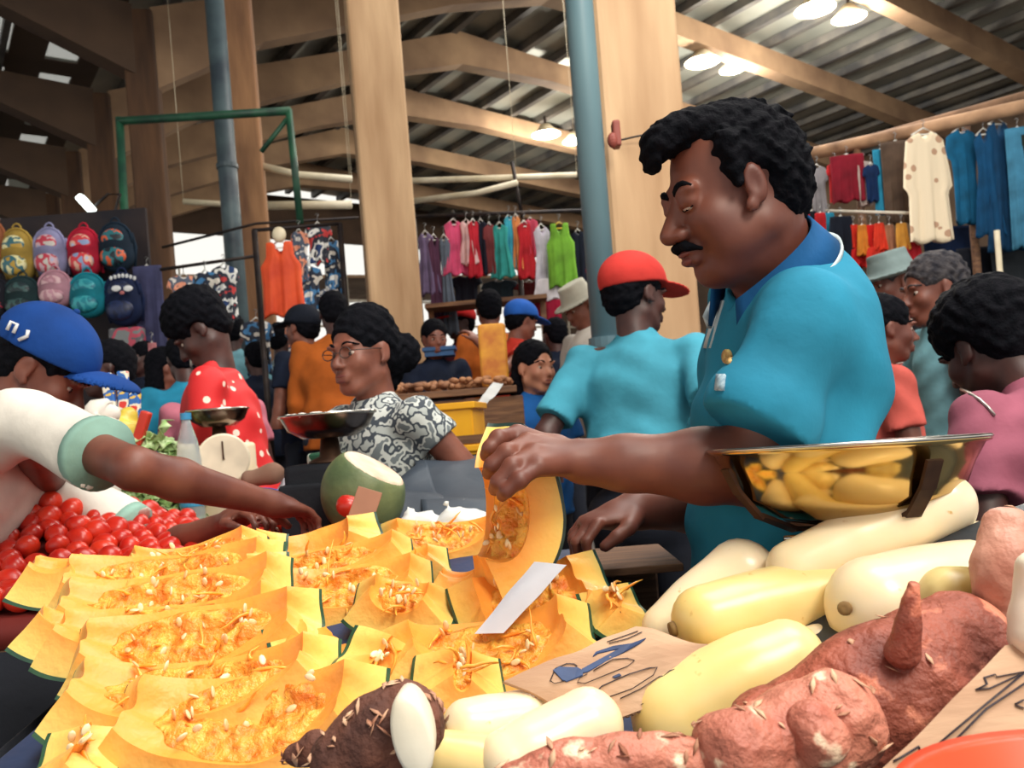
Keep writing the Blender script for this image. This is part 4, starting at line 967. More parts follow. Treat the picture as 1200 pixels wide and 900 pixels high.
# ---- pale gourds
M_gourd = mat('gourd_cream', (250, 234, 212), .28, (246, 222, 170), 5, .3, .7, sss=.1, spec=.5, detail=4, bump=.05, bscale=18)
M_gourdy = mat('gourd_yellow', (246, 224, 168), .3, (234, 200, 112), 6, .3, .65, sss=.1, bump=.05, bscale=18); 
def speckle(m, col, sc_, thr):
    nt = m.node_tree; N = nt.nodes; b = N['Principled BSDF']; src = b.inputs['Base Color'].links[0].from_socket
    tc = N.new('ShaderNodeTexCoord'); n = N.new('ShaderNodeTexNoise'); n.inputs['Scale'].default_value = sc_; n.inputs['Detail'].default_value = 5; nt.links.new(tc.outputs['Object'], n.inputs['Vector'])
    r = N.new('ShaderNodeValToRGB'); r.color_ramp.elements[0].position = thr; r.color_ramp.elements[1].position = thr+.05; nt.links.new(n.outputs['Fac'], r.inputs[0])
    x = N.new('ShaderNodeMix'); x.data_type = 'RGBA'; nt.links.new(r.outputs[0], x.inputs[0]); nt.links.new(src, x.inputs[6]); x.inputs[7].default_value = L(col); nt.links.new(x.outputs[2], b.inputs['Base Color'])
speckle(M_gourd, (216, 176, 110), 46, .68); speckle(M_gourdy, (210, 166, 84), 42, .67)
M_scar = mat('scar_brown', (150, 118, 66), .8, (110, 80, 46), 60)
def gourd(label, a, b_, ra, rb, m, scar=None, seed=0, mid=None, bow=(0, 0, 0)):
    a, b_ = P(*a), P(*b_); mid_ = (a+b_)/2+Vector(bow); rm = mid or (ra+rb)/2*1.03
    e = empty('gourd', (mid_.x, mid_.y, min(a.z-ra, b_.z-rb)), label, 'gourd', 'pale gourds beside the pumpkins')
    tuber('body', [a, a.lerp(mid_, .5)+Vector(bow)*.2, mid_, b_.lerp(mid_, .5)+Vector(bow)*.2, b_], [ra, ra*.3+rm*.7, rm, rb*.35+rm*.65, rb], m, e, 32, 7, .003, 9, .0006, 50, seed=seed)
    if scar is not None:
        d = ((a-mid_) if scar == 0 else (b_-mid_)).normalized(); c = (a if scar == 0 else b_)+d*(ra if scar == 0 else rb)*.86
        Mq = d.to_track_quat('Z', 'Y').to_matrix(); q = MB(); q.lathe([(.002, .006), (.007, .0062), (.008, .002), (.007, -.004), (.002, -.004)], c, 14, Mq); q.build('blossom_scar', M_scar, e, True)
    # speckles: tiny brown scabs
    return e
gourd('long pale gourd lying on top of the heap, rounded end under the scale bowl', (1106, 590, .91), (930, 668, .90), .035, .031, M_gourd, 1, 1)
gourd('pale gourd standing up leftmost behind the others, rounded tip upward', (872, 674, .96), (785, 742, .94), .042, .034, M_gourd, None, 2)
gourd('long pale yellow gourd in mid-heap with a brown scar at its left end', (1010, 692, .90), (826, 728, .87), .038, .037, M_gourdy, 1, 3, bow=(0, 0, .004))
gourd('fat pale gourd with a round brown scar facing out, above the red tubers', (1026, 712, .82), (1160, 686, .86), .050, .050, M_gourd, None, 4, .052)
gourd('yellow gourd in front, running under the cardboard price sign', (925, 770, .80), (790, 842, .79), .036, .044, M_gourdy, None, 5, .044)
gourd('pale gourd at the right behind the fat one, partly hidden', (1085, 646, .93), (1200, 640, .94), .030, .03, M_gourd, None, 6)
gourd('brown-blotched yellowish gourd behind the spike of the red tuber', (1112, 700, .76), (1190, 706, .78), .027, .03, mat('gourd_blotched', (226, 204, 140), .4, (168, 138, 70), 18, .35, .6), None, 7)
gourd('pale gourd nearest the cut brown tuber, lower end of the row', (548, 852, .77), (612, 846, .79), .026, .029, M_gourd, 0, 8)
gourd('pale gourd at the bottom middle beneath the cardboard price sign', (595, 893, .73), (690, 850, .76), .028, .034, M_gourd, None, 9)
gourd('small pale gourd squeezed behind the yellow one', (962, 756, .84), (905, 772, .86), .022, .022, M_gourd, None, 10)
gourd('yellowish gourd hidden under the pale gourds at the bottom, beside the cut tuber', (520, 885, .74), (600, 900, .735), .022, .022, M_gourdy, None, 11)
gourd('pale gourd lying low between the yellow gourd and the pink tuber', (965, 800, .77), (850, 870, .76), .024, .022, M_gourd, None, 12)
# scar of the fat gourd
q = MB(); c = P(990, 713, .792); q.lathe([(.002, .004), (.006, .0045), (.0068, .001), (.006, -.006), (.002, -.006)], c, 14, (Vector((0, 0, ZC))-c).to_track_quat('Z', 'Y').to_matrix())
_g = [o for o in bpy.data.objects if o.get('label', '').startswith('fat pale gourd')][0]; q.build('blossom_scar', M_scar, _g, True)
# ---- tubers
M_yam = mat('yam_skin', (178, 96, 74), .6, (120, 58, 46), 14, .3, .62, bump=1.0, bscale=55, detail=6); M_yamp = mat('yam_pink', (214, 140, 116), .55, (166, 88, 72), 12, .3, .62, bump=1.0, bscale=55, detail=6)
M_brown = mat('cassava_bark', (120, 72, 54), .8, (70, 40, 34), 16, .35, .62, bump=1.2, bscale=50, detail=6); M_white = mat('cut_white', (250, 244, 226), .5, (238, 226, 200), 10, bump=.1)
M_flake = mat('peeling_skin', (226, 184, 150), .7, (150, 90, 66), 30)
def tuber_thing(label, pts, rad, m, seed, extra=(), flakes=0, cat='tuber', name='yam', amp=.012, sc=16, amp2=.003):
    pts = [P(*p) for p in pts]; c = sum(pts, Vector())/len(pts); e = empty(name, (c.x, c.y, min(p.z-r for p, r in zip(pts, rad))), label, cat, 'knobbly tubers at the front')
    tuber('body', pts, rad, m, e, 40, 8, amp, sc, amp2, 60, seed=seed)
    for k, (ps, rs) in enumerate(extra): tuber('knob', [P(*p) for p in ps], rs, m, e, 16, 6, .002, 40, .001, 90, seed=seed+k)
    rnd = random.Random(seed)
    if flakes:
        q = MB(); body = [o for o in e.children if o.name.startswith('body')][0]; me = body.data; mw = wmat(body)
        for k in range(flakes):
            p = me.polygons[rnd.randrange(len(me.polygons))]; c_ = mw@p.center; n_ = p.normal; 
            if n_.y > .3: continue
            t_ = n_.orthogonal().normalized(); t_.rotate(Matrix.Rotation(rnd.uniform(0, 6), 3, n_)); L_ = rnd.uniform(.003, .008)
            q.tube([c_-t_*L_, c_+n_*.0015, c_+t_*L_+n_*rnd.uniform(.0005, .004)], [.0006, rnd.uniform(.0015, .0032), .0005], 5, flat=(1, .3))
        o = q.build('peeling_skin', M_flake, e, True); o['kind'] = 'stuff'
    return e
tuber_thing('big dark red tuber with an upright spike, at the right under the fat gourd', [(1128, 748, .70), (1066, 788, .69), (985, 838, .68), (905, 866, .67)], [.042, .054, .050, .038], M_yam, 3,
            [([(1058, 765, .640), (1064, 722, .632), (1070, 686, .63)], [.013, .0085, .0035])], 26)
tuber_thing('pink peeling tuber with a lumpy knob, in front of the dark red one', [(985, 842, .615), (930, 868, .61), (860, 880, .605)], [.032, .038, .034], M_yamp, 8, [([(950, 848, .585), (962, 866, .58)], [.018, .02])], 46)
tuber_thing('long low pink tuber along the bottom edge, covered in loose skin', [(880, 892, .60), (780, 892, .595), (690, 902, .59), (600, 916, .59)], [.024, .020, .018, .014], M_yamp, 12, (), 60)
tuber_thing('pinkish tuber standing upright at the right edge', [(1182, 622, .72), (1174, 672, .71), (1174, 735, .71)], [.022, .028, .024], mat('tuber_pale', (222, 168, 146), .5, (168, 96, 76), 9, .35, .6, bump=.6, bscale=40), 21, (), 6, amp=.006)
e = tuber_thing('brown bark-skinned tuber cut open to white flesh at the bottom centre', [(476, 848, .69), (440, 868, .685), (395, 895, .68)], [.034, .034, .024], M_brown, 31, (), 60, name='cassava', amp=.005)
q = MB(); c = P(483, 862, .640); Mq = Matrix.Rotation(R(-4.5-4), 3, 'Y')@Matrix.Rotation(R(90), 3, 'X'); K = Mq@Matrix.Diagonal((.015, .033, 1)); q.lathe([(.05, .007), (.8, .0065), (.97, .004), (1, -.002), (.95, -.03), (.3, -.034)], c, 28, K); q.build('cut_face', M_white, e, True)
tuber_thing('broken end of a brown tuber at the bottom left of the cut one', [(345, 884, .70), (372, 876, .70)], [.010, .014], M_brown, 35, (), 14, name='cassava', amp=.006, sc=40)
tuber_thing('smooth white root standing at the far right edge', [(1216, 665, .62), (1216, 745, .62)], [.014, .020], M_white, 41, (), 0, amp=.001, name='white_root')
speckle(M_yamp, (244, 214, 184), 26, .58); speckle(M_yam, (216, 132, 104), 22, .58)
# ---- cardboard signs
M_card = mat('cardboard', (196, 160, 130), .8, (170, 132, 104), 6, .35, .65, bump=.15, bscale=40, stretch=(1, 6, 1)); M_blue = mat('paint_blue', (44, 70, 116), .6, (32, 52, 92), 30); M_pen = mat('pen_line', (48, 40, 52), .6)
sg, on1 = sheet('cardboard_sign', 'torn cardboard price sign with a painted blue figure lying on the gourds', 'sign', [P(590, 797, .785), P(700, 858, .765), P(874, 764, .785), P(745, 733, .84)], .006, M_card, .005, bend=.004, n=16)
def stroke(on_, pts, w_, m, name, par, lift=.0012):
    q = MB(); P_ = [on_(u, v, lift) for u, v in pts]; q.tube(P_, w_, 6, flat=(1, .35)); return q.build(name, m, par, True)
def fill(on_, pts, m, name, par, lift=.0016):
    q = MB(); V = [on_(u, v, lift) for u, v in pts]; k = len(V); q.add(V+[p-Vector((0, 0, .001)) for p in V], [tuple(range(k)), tuple(reversed(range(k, 2*k)))]+[(i, (i+1) % k, (i+1) % k+k, i+k) for i in range(k)]); return q.build(name, m, par)
def bil(on_, quad_px):
    """inverse map: pixel in the sign's picture quad to (u,v)"""
    from itertools import product
    a, b_, c, d = [Vector((x, y)) for x, y in quad_px]
    def inv(x, y):
        p = Vector((x, y)); u = v = .5
        for _ in range(30):
            f = a*(1-u)*(1-v)+b_*u*(1-v)+c*u*v+d*(1-u)*v-p; fu = (b_-a)*(1-v)+(c-d)*v; fv = (d-a)*(1-u)+(c-b_)*u; dt = fu.x*fv.y-fu.y*fv.x
            u -= (f.x*fv.y-f.y*fv.x)/dt; v -= (fu.x*f.y-fu.y*f.x)/dt
        return (u, v)
    return inv
iv = bil(on1, [(590, 797), (700, 858), (874, 764), (745, 733)])
Z = lambda pts: [iv(600+x/4, 600+y/4) for x, y in pts]
fill(on1, Z([(188, 772), (215, 750), (300, 742), (330, 762), (328, 785), (290, 805), (255, 826), (235, 822), (205, 792)]), M_blue, 'painted_blob', sg)
fill(on1, Z([(322, 752), (500, 652), (395, 676), (372, 688), (385, 668), (470, 642), (560, 622), (628, 604), (600, 622), (520, 668), (350, 768), (330, 772)]), M_blue, 'painted_stroke', sg)
fill(on1, Z([(468, 798), (500, 780), (510, 786), (480, 802)]), M_blue, 'painted_dash', sg)
for ps in ([(440, 620), (520, 585), (590, 565)], [(450, 628), (540, 598), (610, 572)], [(300, 735), (285, 722), (250, 724), (200, 760), (180, 830), (200, 842), (250, 825)],
           [(380, 765), (470, 715), (540, 695), (572, 702), (540, 735), (440, 790), (340, 825), (305, 822), (315, 800), (350, 780)],
           [(372, 900), (385, 870), (420, 838), (540, 775), (640, 740), (680, 745), (660, 775), (560, 835), (440, 890)], [(505, 890), (600, 828), (690, 785), (760, 782), (745, 810), (660, 870), (600, 900)], [(700, 790), (740, 765), (775, 755)], [(900, 660), (915, 640)]):
    stroke(on1, Z(ps), .0008, M_pen, 'pen_line', sg)
q = MB()
for k in range(26):
    u = 1-k/26*.02; p0 = on1(1.0, k/26, -.002); p1 = on1(1.0, (k+.6)/26, -.0035); q.tube([p0, p1], .0016, 5)
q.build('corrugated_edge', mat('card_edge', (120, 92, 74), .9), sg)
s2, on2 = sheet('cardboard_sign', 'cardboard sign with a pen-drawn outline in the bottom right corner', 'sign', [P(1020, 915, .555), P(1205, 905, .555), P(1215, 752, .62), P(1178, 758, .62)], .002, M_card, .004, n=12)
iv2 = bil(on2, [(1020, 915), (1205, 905), (1215, 752), (1178, 758)])
Z2 = lambda pts: [iv2(800+x/3, 650+y/3) for x, y in pts]
for ps in ([(735, 735), (760, 720), (820, 680), (825, 700), (800, 745)], [(800, 750), (1060, 540), (1200, 430)], [(860, 750), (1060, 558), (1200, 470)], [(1020, 490), (1060, 470), (1050, 445), (1090, 435), (1095, 445), (1200, 428)], [(1020, 490), (1070, 485), (1180, 440)], [(1165, 545), (1195, 530)], [(1165, 548), (1198, 560)]):
    stroke(on2, Z2(ps), .0010, M_pen, 'pen_line', s2)
# ---- red basin
c = P(1350, 935, .42); q = MB(); q.lathe([(.05, -.07), (.085, -.06), (.108, -.004), (.118, 0), (.12, -.005), (.118, -.010), (.112, -.010), (.088, -.07), (.05, -.078)], c, 48, Matrix.Rotation(R(-4), 3, 'X'))
e = empty('plastic_basin', (c.x, c.y, c.z-.08), 'orange-red plastic basin rim in the bottom right corner', 'basin'); q.build('basin', mat('plastic_red', (232, 84, 44), .35, (214, 66, 34), 4), e, True)
q = MB(); q.lathe([(.004, -.058), (.084, -.058), (.084, -.056), (.004, -.056)], c, 32); q.build('basin_floor', mat('plastic_red2', (220, 74, 40), .4), e)
# ---- weighing scale with the big brass-toned bowl
M_brass = mat('polished_bowl', (206, 176, 112), .14, (176, 150, 100), 5, .3, .7, metal=1.0); M_steel = mat('steel_bright', (210, 206, 196), .2, (170, 168, 164), 6, metal=1.0); M_iron = mat('iron_brown', (92, 66, 50), .5, (52, 38, 34), 18, metal=.7)
c = P(987, 524, .98); Mt = Matrix.Rotation(R(1.0), 3, 'Y')@Matrix.Rotation(R(-2), 3, 'X'); rb_ = .149
e = empty('weighing_scale', (c.x, c.y, .8), 'weighing scale with a shiny wide metal bowl on an iron cradle, above the gourds', 'scale')
q = MB(); q.lathe([(.004, -.082), (.06, -.081), (.09, -.074), (.122, -.052), (.134, -.022), (.145, -.002), (rb_+.002, 0), (rb_+.003, .0035), (rb_-.002, .004), (.143, .0015), (.130, -.021), (.118, -.050), (.088, -.070), (.06, -.077), (.004, -.078)], c, 64, Mt); q.build('bowl', M_brass, e, True)
q = MB(); q.lathe([(rb_-.003, .0025), (rb_+.002, .002), (rb_+.0045, .0042), (rb_+.002, .0065), (rb_-.003, .006)], c, 64, Mt); q.build('rim', M_steel, e, True)
for ang in (-58, 62, 188, 250-0):
    a = R(ang-90+90); 
for k, ang in enumerate((-76, 192, 60, 128)):
    a = R(ang); d = Vector((math.cos(a), math.sin(a), 0)); q = MB()
    pts = [c+Mt@(d*r_+Vector((0, 0, z))) for r_, z in ((.146, -.016), (.134, -.042), (.111, -.070), (.07, -.088), (.02, -.092))]
    for p_, p2 in zip(pts[:-1], pts[1:]): q.bar(p_, p2+(p2-p_)*.12, .018, .004, up=Vector((d.x, d.y, .4)))
    q.build('cradle_arm', M_iron, e)
q = MB(); q.lathe([(.012, -.094), (.05, -.094), (.05, -.099), (.012, -.099)], c, 28, Mt); q.build('cradle_ring', M_iron, e)
q = MB(); q.tube([c+Vector((-.075, .0, -.10)), c+Vector((.075, 0, -.10))], .004, 8); q.tube([c+Vector((-.03, 0, -.10)), c+Vector((-.035, 0, -.3))], .006, 10); q.tube([c+Vector((.03, 0, -.10)), c+Vector((.035, 0, -.3))], .006, 10); q.build('post', M_steel, e, True)
q = MB(); q.box((c.x, c.y, .69+.1), (.17, .14, .12), None, .02); q.build('scale_body', mat('scale_body', (60, 92, 110), .5, (40, 62, 80), 8), e, True)
q = MB(); q.box((c.x, c.y, .405), (.2, .18, .64), None, .01); tag(q.build('wooden_stand', M_wood), 'wooden stand carrying the big weighing scale behind the gourds', 'stand')
# ============================================================ OTHER PEOPLE
c_white = cloth('tee_white', (232, 226, 216), .88); c_red = mat_spots('red_print', (206, 30, 34), (240, 214, 200), 17, .2); c_teal = cloth('tee_teal', (70, 156, 180), .84)
c_orange = cloth('shirt_orange', (186, 96, 34), .8); c_navy = cloth('shirt_navy', (26, 36, 58), .7); c_pinkm = cloth('shirt_mauve', (164, 92, 112), .82); c_coral = cloth('shirt_coral', (214, 98, 88), .85)
c_grey = mat_multi('floral_grey', [(110, 118, 122), (196, 200, 196), (60, 68, 78), (170, 176, 174)], 34, .8); c_blue = cloth('tee_blue', (30, 96, 170), .8)
c_stripe = mat_stripe('striped_polo', (20, 24, 36), (236, 226, 216), (176, 50, 52), 9.5); c_pink = cloth('top_pink', (206, 140, 148), .85); c_lblue = cloth('top_lightblue', (120, 176, 190), .8)
h_blue = cloth('cap_blue', (20, 66, 140), .8); h_red = cloth('cap_red', (206, 58, 52), .84); h_wht = cloth('cap_white', (222, 220, 210), .85); h_grey = cloth('hat_grey', (128, 146, 146), .8); h_cream = cloth('hat_cream', (206, 204, 188), .85); h_nav = cloth('cap_navy', (24, 30, 44), .7)
SL = .30   # raised slab under the far aisle
# --- man in the white tee and blue cap, reaching over the tomatoes
m = human('man in a white tee and blue cap bending with both arms over the tomatoes', P(46, 426, 1.84), -84, Hh=1.92, lean=44, pitch=-4, hyaw=6, roll=0, rh=P(318, 590, 1.68), lh=P(272, 610, 1.84),
          skin='main', shirt=c_white, sleeve=.72, hair='short', vox=.006, girth=1.25, curl=.6, fold=.004, elb=((-.3, 0, -.5), (1, 0, .05)), hs=.87, shs={1: (0, .22, .025), -1: (0, .08, -.10)})
hc, Mh, s, T, e = m['hc'], m['Mh'], m['s'], m['T'], m['e']
f = Field([hc[i]-.28 for i in range(3)], [hc[i]+.28 for i in range(3)], .004)
f.ell(T(0, -.014, .040), [.094*s, .114*s, .100*s], Mh); f.plane(T(0, 0, .026), Mh@Vector((0, .12, -1))); crown = f.mesh()
f = Field([hc[i]-.28 for i in range(3)], [hc[i]+.28 for i in range(3)], .004)
Mb = Mh@Matrix.Rotation(R(24), 3, 'X'); f.ell(T(0, .118, .036), [.080*s, .086*s, .030*s], Mb); f.ell(T(0, .118, .028), [.081*s, .087*s, .030*s], Mb, .002, True); brim = f.mesh()
cap = field_obj('baseball_cap', [crown, brim], h_blue, e)
q = MB(); q.ell(T(0, -.014, .1405), (.008*s,)*3, 10, Mh); q.build('cap_button', h_blue, cap, True, False)
# white lettering-like marks on the cap side
M_mark = mat('mark_white', (226, 228, 230), .6)
for ps in ([(.0955, -.075, .040), (.091, -.080, .058), (.089, -.068, .060), (.0945, -.062, .042)], [(.0975, -.045, .036), (.097, -.036, .052), (.0955, -.042, .064)]):
    q = MB(); q.tube([T(*p) for p in ps], .004*s, 6); q.build('cap_mark', M_mark, cap, True, False)
# mint sleeve bands
M_mint = cloth('mint_trim', (150, 190, 176), .85)
for sd in (1, -1):
    a, el, wr = m['arms'][sd]; p = a.lerp(el, .72); d = (el-a).normalized(); q = MB(); q.tube([p-d*.022, p+d*.003], [.0695*s, .0698*s], 28); q.build('sleeve_band', M_mint, e, True, False)
# a long red-orange chilli-like streak of tomatoes is hidden by the arms
human('shopper in a red printed top with a dark afro, looking down at the stall', P(238, 386, 3.08), 98, lean=8, pitch=34, hyaw=4, skin='dark', shirt=c_red, sleeve=.75, hem=.44, hair='afro', vox=.010, girth=1.0)
w4 = human('woman in glasses and grey floral top, hair in a bun', P(428, 412, 2.2), 138, lean=6, pitch=-2, hyaw=8, skin='mid', shirt=c_grey, sleeve=.3, hair='bun', vox=.007, girth=.92, rh=P(395, 570, 2.0), lh=P(470, 600, 2.1), hs=1.02)
T, s, e = w4['T'], w4['s'], w4['e']
q = MB()
for sd in (-1, 1): q.tube([T(sd*.033+.021*math.cos(a), .103, -.002+.015*math.sin(a)) for a in [2*math.pi*k/16 for k in range(17)]], .0016*s, 6)
q.tube([T(-.012, .104, 0), T(.012, .104, 0)], .0016*s, 6)
for sd in (-1, 1): q.tube([T(sd*.054, .103, .002), T(sd*.078, .04, .002), T(sd*.08, -.01, 0)], .0015*s, 6)
q.build('glasses', mat('glasses_frame', (60, 44, 40), .3), e, True, False)
w5 = human('man in a light blue tee and red cap, seen from behind', P(744, 345, 2.75), -22, lean=4, pitch=4, hyaw=-38, skin='dark', shirt=c_teal, sleeve=.8, hem=.61, hair='short', hat='cap', hatm=h_red, vox=.008, girth=1.08, fold=.0035, rh=P(800, 560, 2.6), lh=P(655, 600, 2.72), elb=((-.4, -.8, 0), (.5, -.8, 0)))
human('girl in a bright blue printed tee, long dark hair, looking right', P(626, 430, 3.9), 215, base=SL*0, lean=4, hyaw=0, skin='light', shirt=c_blue, sleeve=.6, hair='long', vox=.011, hs=1.08)
human('man in an orange-brown shirt with his back turned', P(391, 366, 4.7), 15, base=SL, lean=3, skin='dark', shirt=c_orange, sleeve=1.6, hair='short', vox=.013, girth=1.2, hs=.92)
human('person in a navy shirt and dark cap left of the man in orange', P(355, 384, 5.0), 60, base=SL, skin='mid', shirt=c_navy, hair='short', hat='cap', hatm=h_nav, vox=.014)
human('person in a white shirt and cream bucket hat beside the drainpipe', P(681, 357, 4.5), 120, base=SL, lean=10, pitch=20, skin='mid', shirt=c_white, hair='short', hat='bucket', hatm=h_cream, vox=.012)
human('person in a bright blue cap with a red shirt, middle distance', P(610, 376, 5.5), -60, base=SL, lean=14, skin='mid', shirt=cloth('shirt_redorange', (216, 62, 48), .85), hair='short', hat='cap', hatm=cloth('cap_cobalt', (40, 98, 190), .8), vox=.014, rh=P(560, 400, 5.2))
human('dark-haired person in a loose orange top beneath the middle clothes rack', P(573, 362, 6.0), 10, base=SL, skin='main', shirt=cloth('top_orange', (214, 112, 44), .75), hair='short', vox=.014, girth=.9)
human('child with dark hair behind the blue crate', P(509, 396, 5.2), 200, base=SL, lean=10, skin='mid', shirt=c_navy, hair='short', vox=.014)
human('person in a red cap far behind the blue crate', P(540, 378, 6.6), 130, base=SL, skin='dark', shirt=cloth('shirt_plum', (92, 36, 50), .8), hair='short', hat='cap', hatm=cloth('cap_scarlet', (210, 40, 40), .8), vox=.015)
human('girl in a pale pink top, long black hair, behind the lettuce', P(195, 432, 5.2), -70, base=0, skin='mid', shirt=c_pink, hair='long', vox=.013, sleeve=.2)
human('dark-haired person in a turquoise tee beside the girl in pink', P(216, 420, 4.6), 30, base=0, skin='dark', shirt=cloth('tee_cyan', (40, 140, 176), .8), hair='short', vox=.013, lean=14)
human('person in a white cap and pink top left of the red-shirted shopper', P(246, 434, 4.0), 20, base=0, lean=16, skin='dark', shirt=cloth('top_rose', (220, 130, 150), .85), hair='short', hat='cap', hatm=h_wht, vox=.012, hs=.9)
human('man in a mauve-pink shirt seen from behind at the right edge', P(1160, 402, 1.78), 20, Hh=1.62, lean=34, pitch=-8, skin='dark', shirt=c_pinkm, hair='afro', vox=.007, girth=1.15, fold=.004, lh=P(1085, 640, 1.75), rh=P(1260, 640, 1.8), hs=1.0)
e16 = [o for o in bpy.data.objects if o.get('label', '').startswith('man in a mauve')][0]
human('woman in a light blue top, greying dark hair with a white clip, looking left', P(1096, 338, 3.3), 92, lean=4, pitch=4, skin='main', shirt=c_lblue, hair='long', hairm=M_hairg, vox=.009, girth=.82, hs=1.12)
human('man in a black and white striped polo and flat grey cap', P(1047, 330, 3.9), 100, lean=2, pitch=10, skin='main', shirt=c_stripe, hair='short', hairm=M_hairg, vox=.010, girth=1.05, hat='bucket', hatm=h_grey)
human('person in a coral shirt with short dark hair, partly behind the vendor', P(1034, 385, 2.9), -95, Hh=1.6, lean=6, skin='main', shirt=c_coral, hair='short', vox=.009)
human('person in dark clothes far right behind the mauve shirt', P(1188, 368, 4.6), 170, base=SL, Hh=1.62, skin='main', shirt=c_navy, hair='short', vox=.013)
for px, py, D, yw, lab, cl in ((128, 432, 3.6, 120, 'dark figure behind the brim of the blue cap', c_navy), (300, 420, 6.0, 40, 'figure in black standing right of the red-shirted shopper', c_navy), (330, 398, 6.8, -30, 'distant figure in grey by the brown column', c_grey),
                               (455, 392, 6.8, 200, 'distant figure behind the bun of the woman in glasses', c_navy), (650, 392, 6.0, 30, 'dark-haired figure below the red cloth', c_navy), (1005, 350, 5.5, 80, 'figure in brown behind the shoulder of the vendor', cloth('shirt_brown', (108, 78, 74), .8)),
                               (1150, 345, 6.2, 190, 'distant figure under the blue dresses', c_navy), (272, 388, 6.6, 10, 'distant figure in light blue behind the red-shirted shopper', c_lblue), (168, 420, 6.2, 140, 'distant figure in dark clothes below the backpacks', c_navy)):
    human(lab, P(px, py, D), yw, base=SL if D > 4.5 else 0, Hh=None, skin='dark', shirt=cl, hair='short', vox=.015, face=False)
# necklace on the man in mauve
hv = [o for o in e16.children if o.name.startswith('body')][0]
_w = wmat(hv); _bv = BVHTree.FromPolygons([_w@v.co for v in hv.data.vertices], [p.vertices[:] for p in hv.data.polygons]); _sv = [o for o in e16.children if o.name.startswith('shirt')][0]; _b2 = BVHTree.FromPolygons([_w@v.co for v in _sv.data.vertices], [p.vertices[:] for p in _sv.data.polygons])
q = MB(); o_ = Vector((0, 0, ZC)); pts = []
for px, py in ((1108, 450), (1116, 453), (1126, 456), (1137, 461), (1148, 468), (1158, 477), (1166, 487)):
    d_ = (P(px, py, 2)-o_).normalized(); hs_ = [h for h in (_bv.ray_cast(o_, d_), _b2.ray_cast(o_, d_)) if h[0]]
    if hs_: pts.append(min(hs_, key=lambda h: h[3])[0]-d_*.003)
q.tube(pts, .003, 6)
q.build('necklace', mat('silver_chain', (214, 206, 200), .3, metal=.8), e16, True)

# ============================================================ THINGS ON THE MIDDLE STALLS
TZ = .98
def scale_small(label, px, py, D, r, dial=None):
    c = P(px, py, D); e = empty('weighing_scale', (c.x, c.y, TZ), label, 'scale')
    q = MB(); q.lathe([(.01, -.05), (r*.55, -.048), (r*.85, -.028), (r*.98, 0), (r, .003), (r*.95, .002), (r*.8, -.024), (r*.5, -.043), (.01, -.045)], c, 40); q.build('pan', mat('pan_steel', (150, 140, 134), .22, (90, 70, 66), 8, metal=1.0), e, True)
    q = MB(); q.lathe([(r*.97, .0), (r*1.03, .002), (r*1.03, .007), (r*.97, .007)], c, 40); q.build('rim', M_steel, e, True)
    q = MB(); q.lathe([(.02, -.05), (.025, -.09), (.05, -.10), (.05, -.105), (.02, -.105)], c, 20); q.build('neck', M_iron, e, True)
    h = c.z-.105-TZ; q = MB(); q.box((c.x, c.y, TZ+h/2), (.19, .13, max(h, .03)), None, .015); q.build('scale_body', M_blk if not dial else M_gourd, e, True)
    if dial:
        d = P(*dial[:3]); q = MB(); q.lathe([(dial[3]*.98, -.02), (dial[3], -.01), (dial[3], .01), (dial[3]*.93, .014), (.004, .014), (.004, .006)], d, 36, (Vector((0, 0, ZC))-d).to_track_quat('Z', 'Y').to_matrix()); q.build('dial', mat('dial_cream', (238, 226, 200), .5), e, False)
        q = MB(); n = (Vector((0, 0, ZC))-d).normalized(); q.bar(d+n*.017, d+n*.017+Vector((0, 0, dial[3]*.7)), .005, .002, up=n); q.build('needle', M_iron, e)
    return e
scale_small('small weighing scale with a steel pan and round cream dial, beside the water bottle', 255, 482, 2.72, .095, (262, 538, 2.6, .078))
scale_small('weighing scale with a wide steel pan in front of the woman with glasses', 384, 488, 1.95, .108)
q = MB(); c = P(384, 488, 1.95); rnd = random.Random(5)
for k in range(70):
    a = rnd.uniform(0, 6.3); r_ = .1*math.sqrt(rnd.random()); q.ell(c+Vector((r_*math.cos(a), r_*math.sin(a), .004)), (.011, .009, .006), 6, None, 4)
tag(q.build('white_beans', mat('beans_white', (240, 236, 226), .5), None, True), 'white grains filling the steel pan before the woman with glasses', 'beans', kind='stuff')
c = P(384, 520, 1.95); q = MB(); q.box((c.x, c.y, (.86+1.02)/2+.02), (.2, .16, .3), None, .01); tag(q.build('scale_box', M_blk), 'dark box under the wide steel pan', 'box')
# water bottle
c = P(222, 545, 2.56); M_pet = bpy.data.materials.new('clear_plastic'); M_pet.use_nodes = True; b_ = M_pet.node_tree.nodes['Principled BSDF']; b_.inputs['Base Color'].default_value = L((224, 232, 236)); b_.inputs['Roughness'].default_value = .08; b_.inputs['Transmission Weight'].default_value = .7; b_.inputs['IOR'].default_value = 1.2
e = empty('water_bottle', (c.x, c.y, TZ), 'clear plastic water bottle with a blue cap and blue label', 'bottle'); z0 = TZ
q = MB(); hb = P(216, 492, 2.56).z-z0; q.lathe([(.02, 0), (.034, .004), (.036, .02), (.035, hb*.3), (.036, hb*.62), (.03, hb*.78), (.015, hb*.95), (.013, hb), (.004, hb)], (c.x, c.y, z0), 28); q.build('body', M_pet, e, True)
q = MB(); q.lathe([(.004, hb), (.016, hb), (.016, hb+.02), (.004, hb+.021)], (c.x, c.y, z0), 20); q.build('cap', mat('cap_skyblue', (60, 150, 200), .4), e)
q = MB(); q.lathe([(.0362, hb*.18), (.037, hb*.19), (.037, hb*.5), (.0362, hb*.51)], (c.x, c.y, z0), 28); q.build('label_band', mat('band_blue', (70, 170, 214), .4), e)
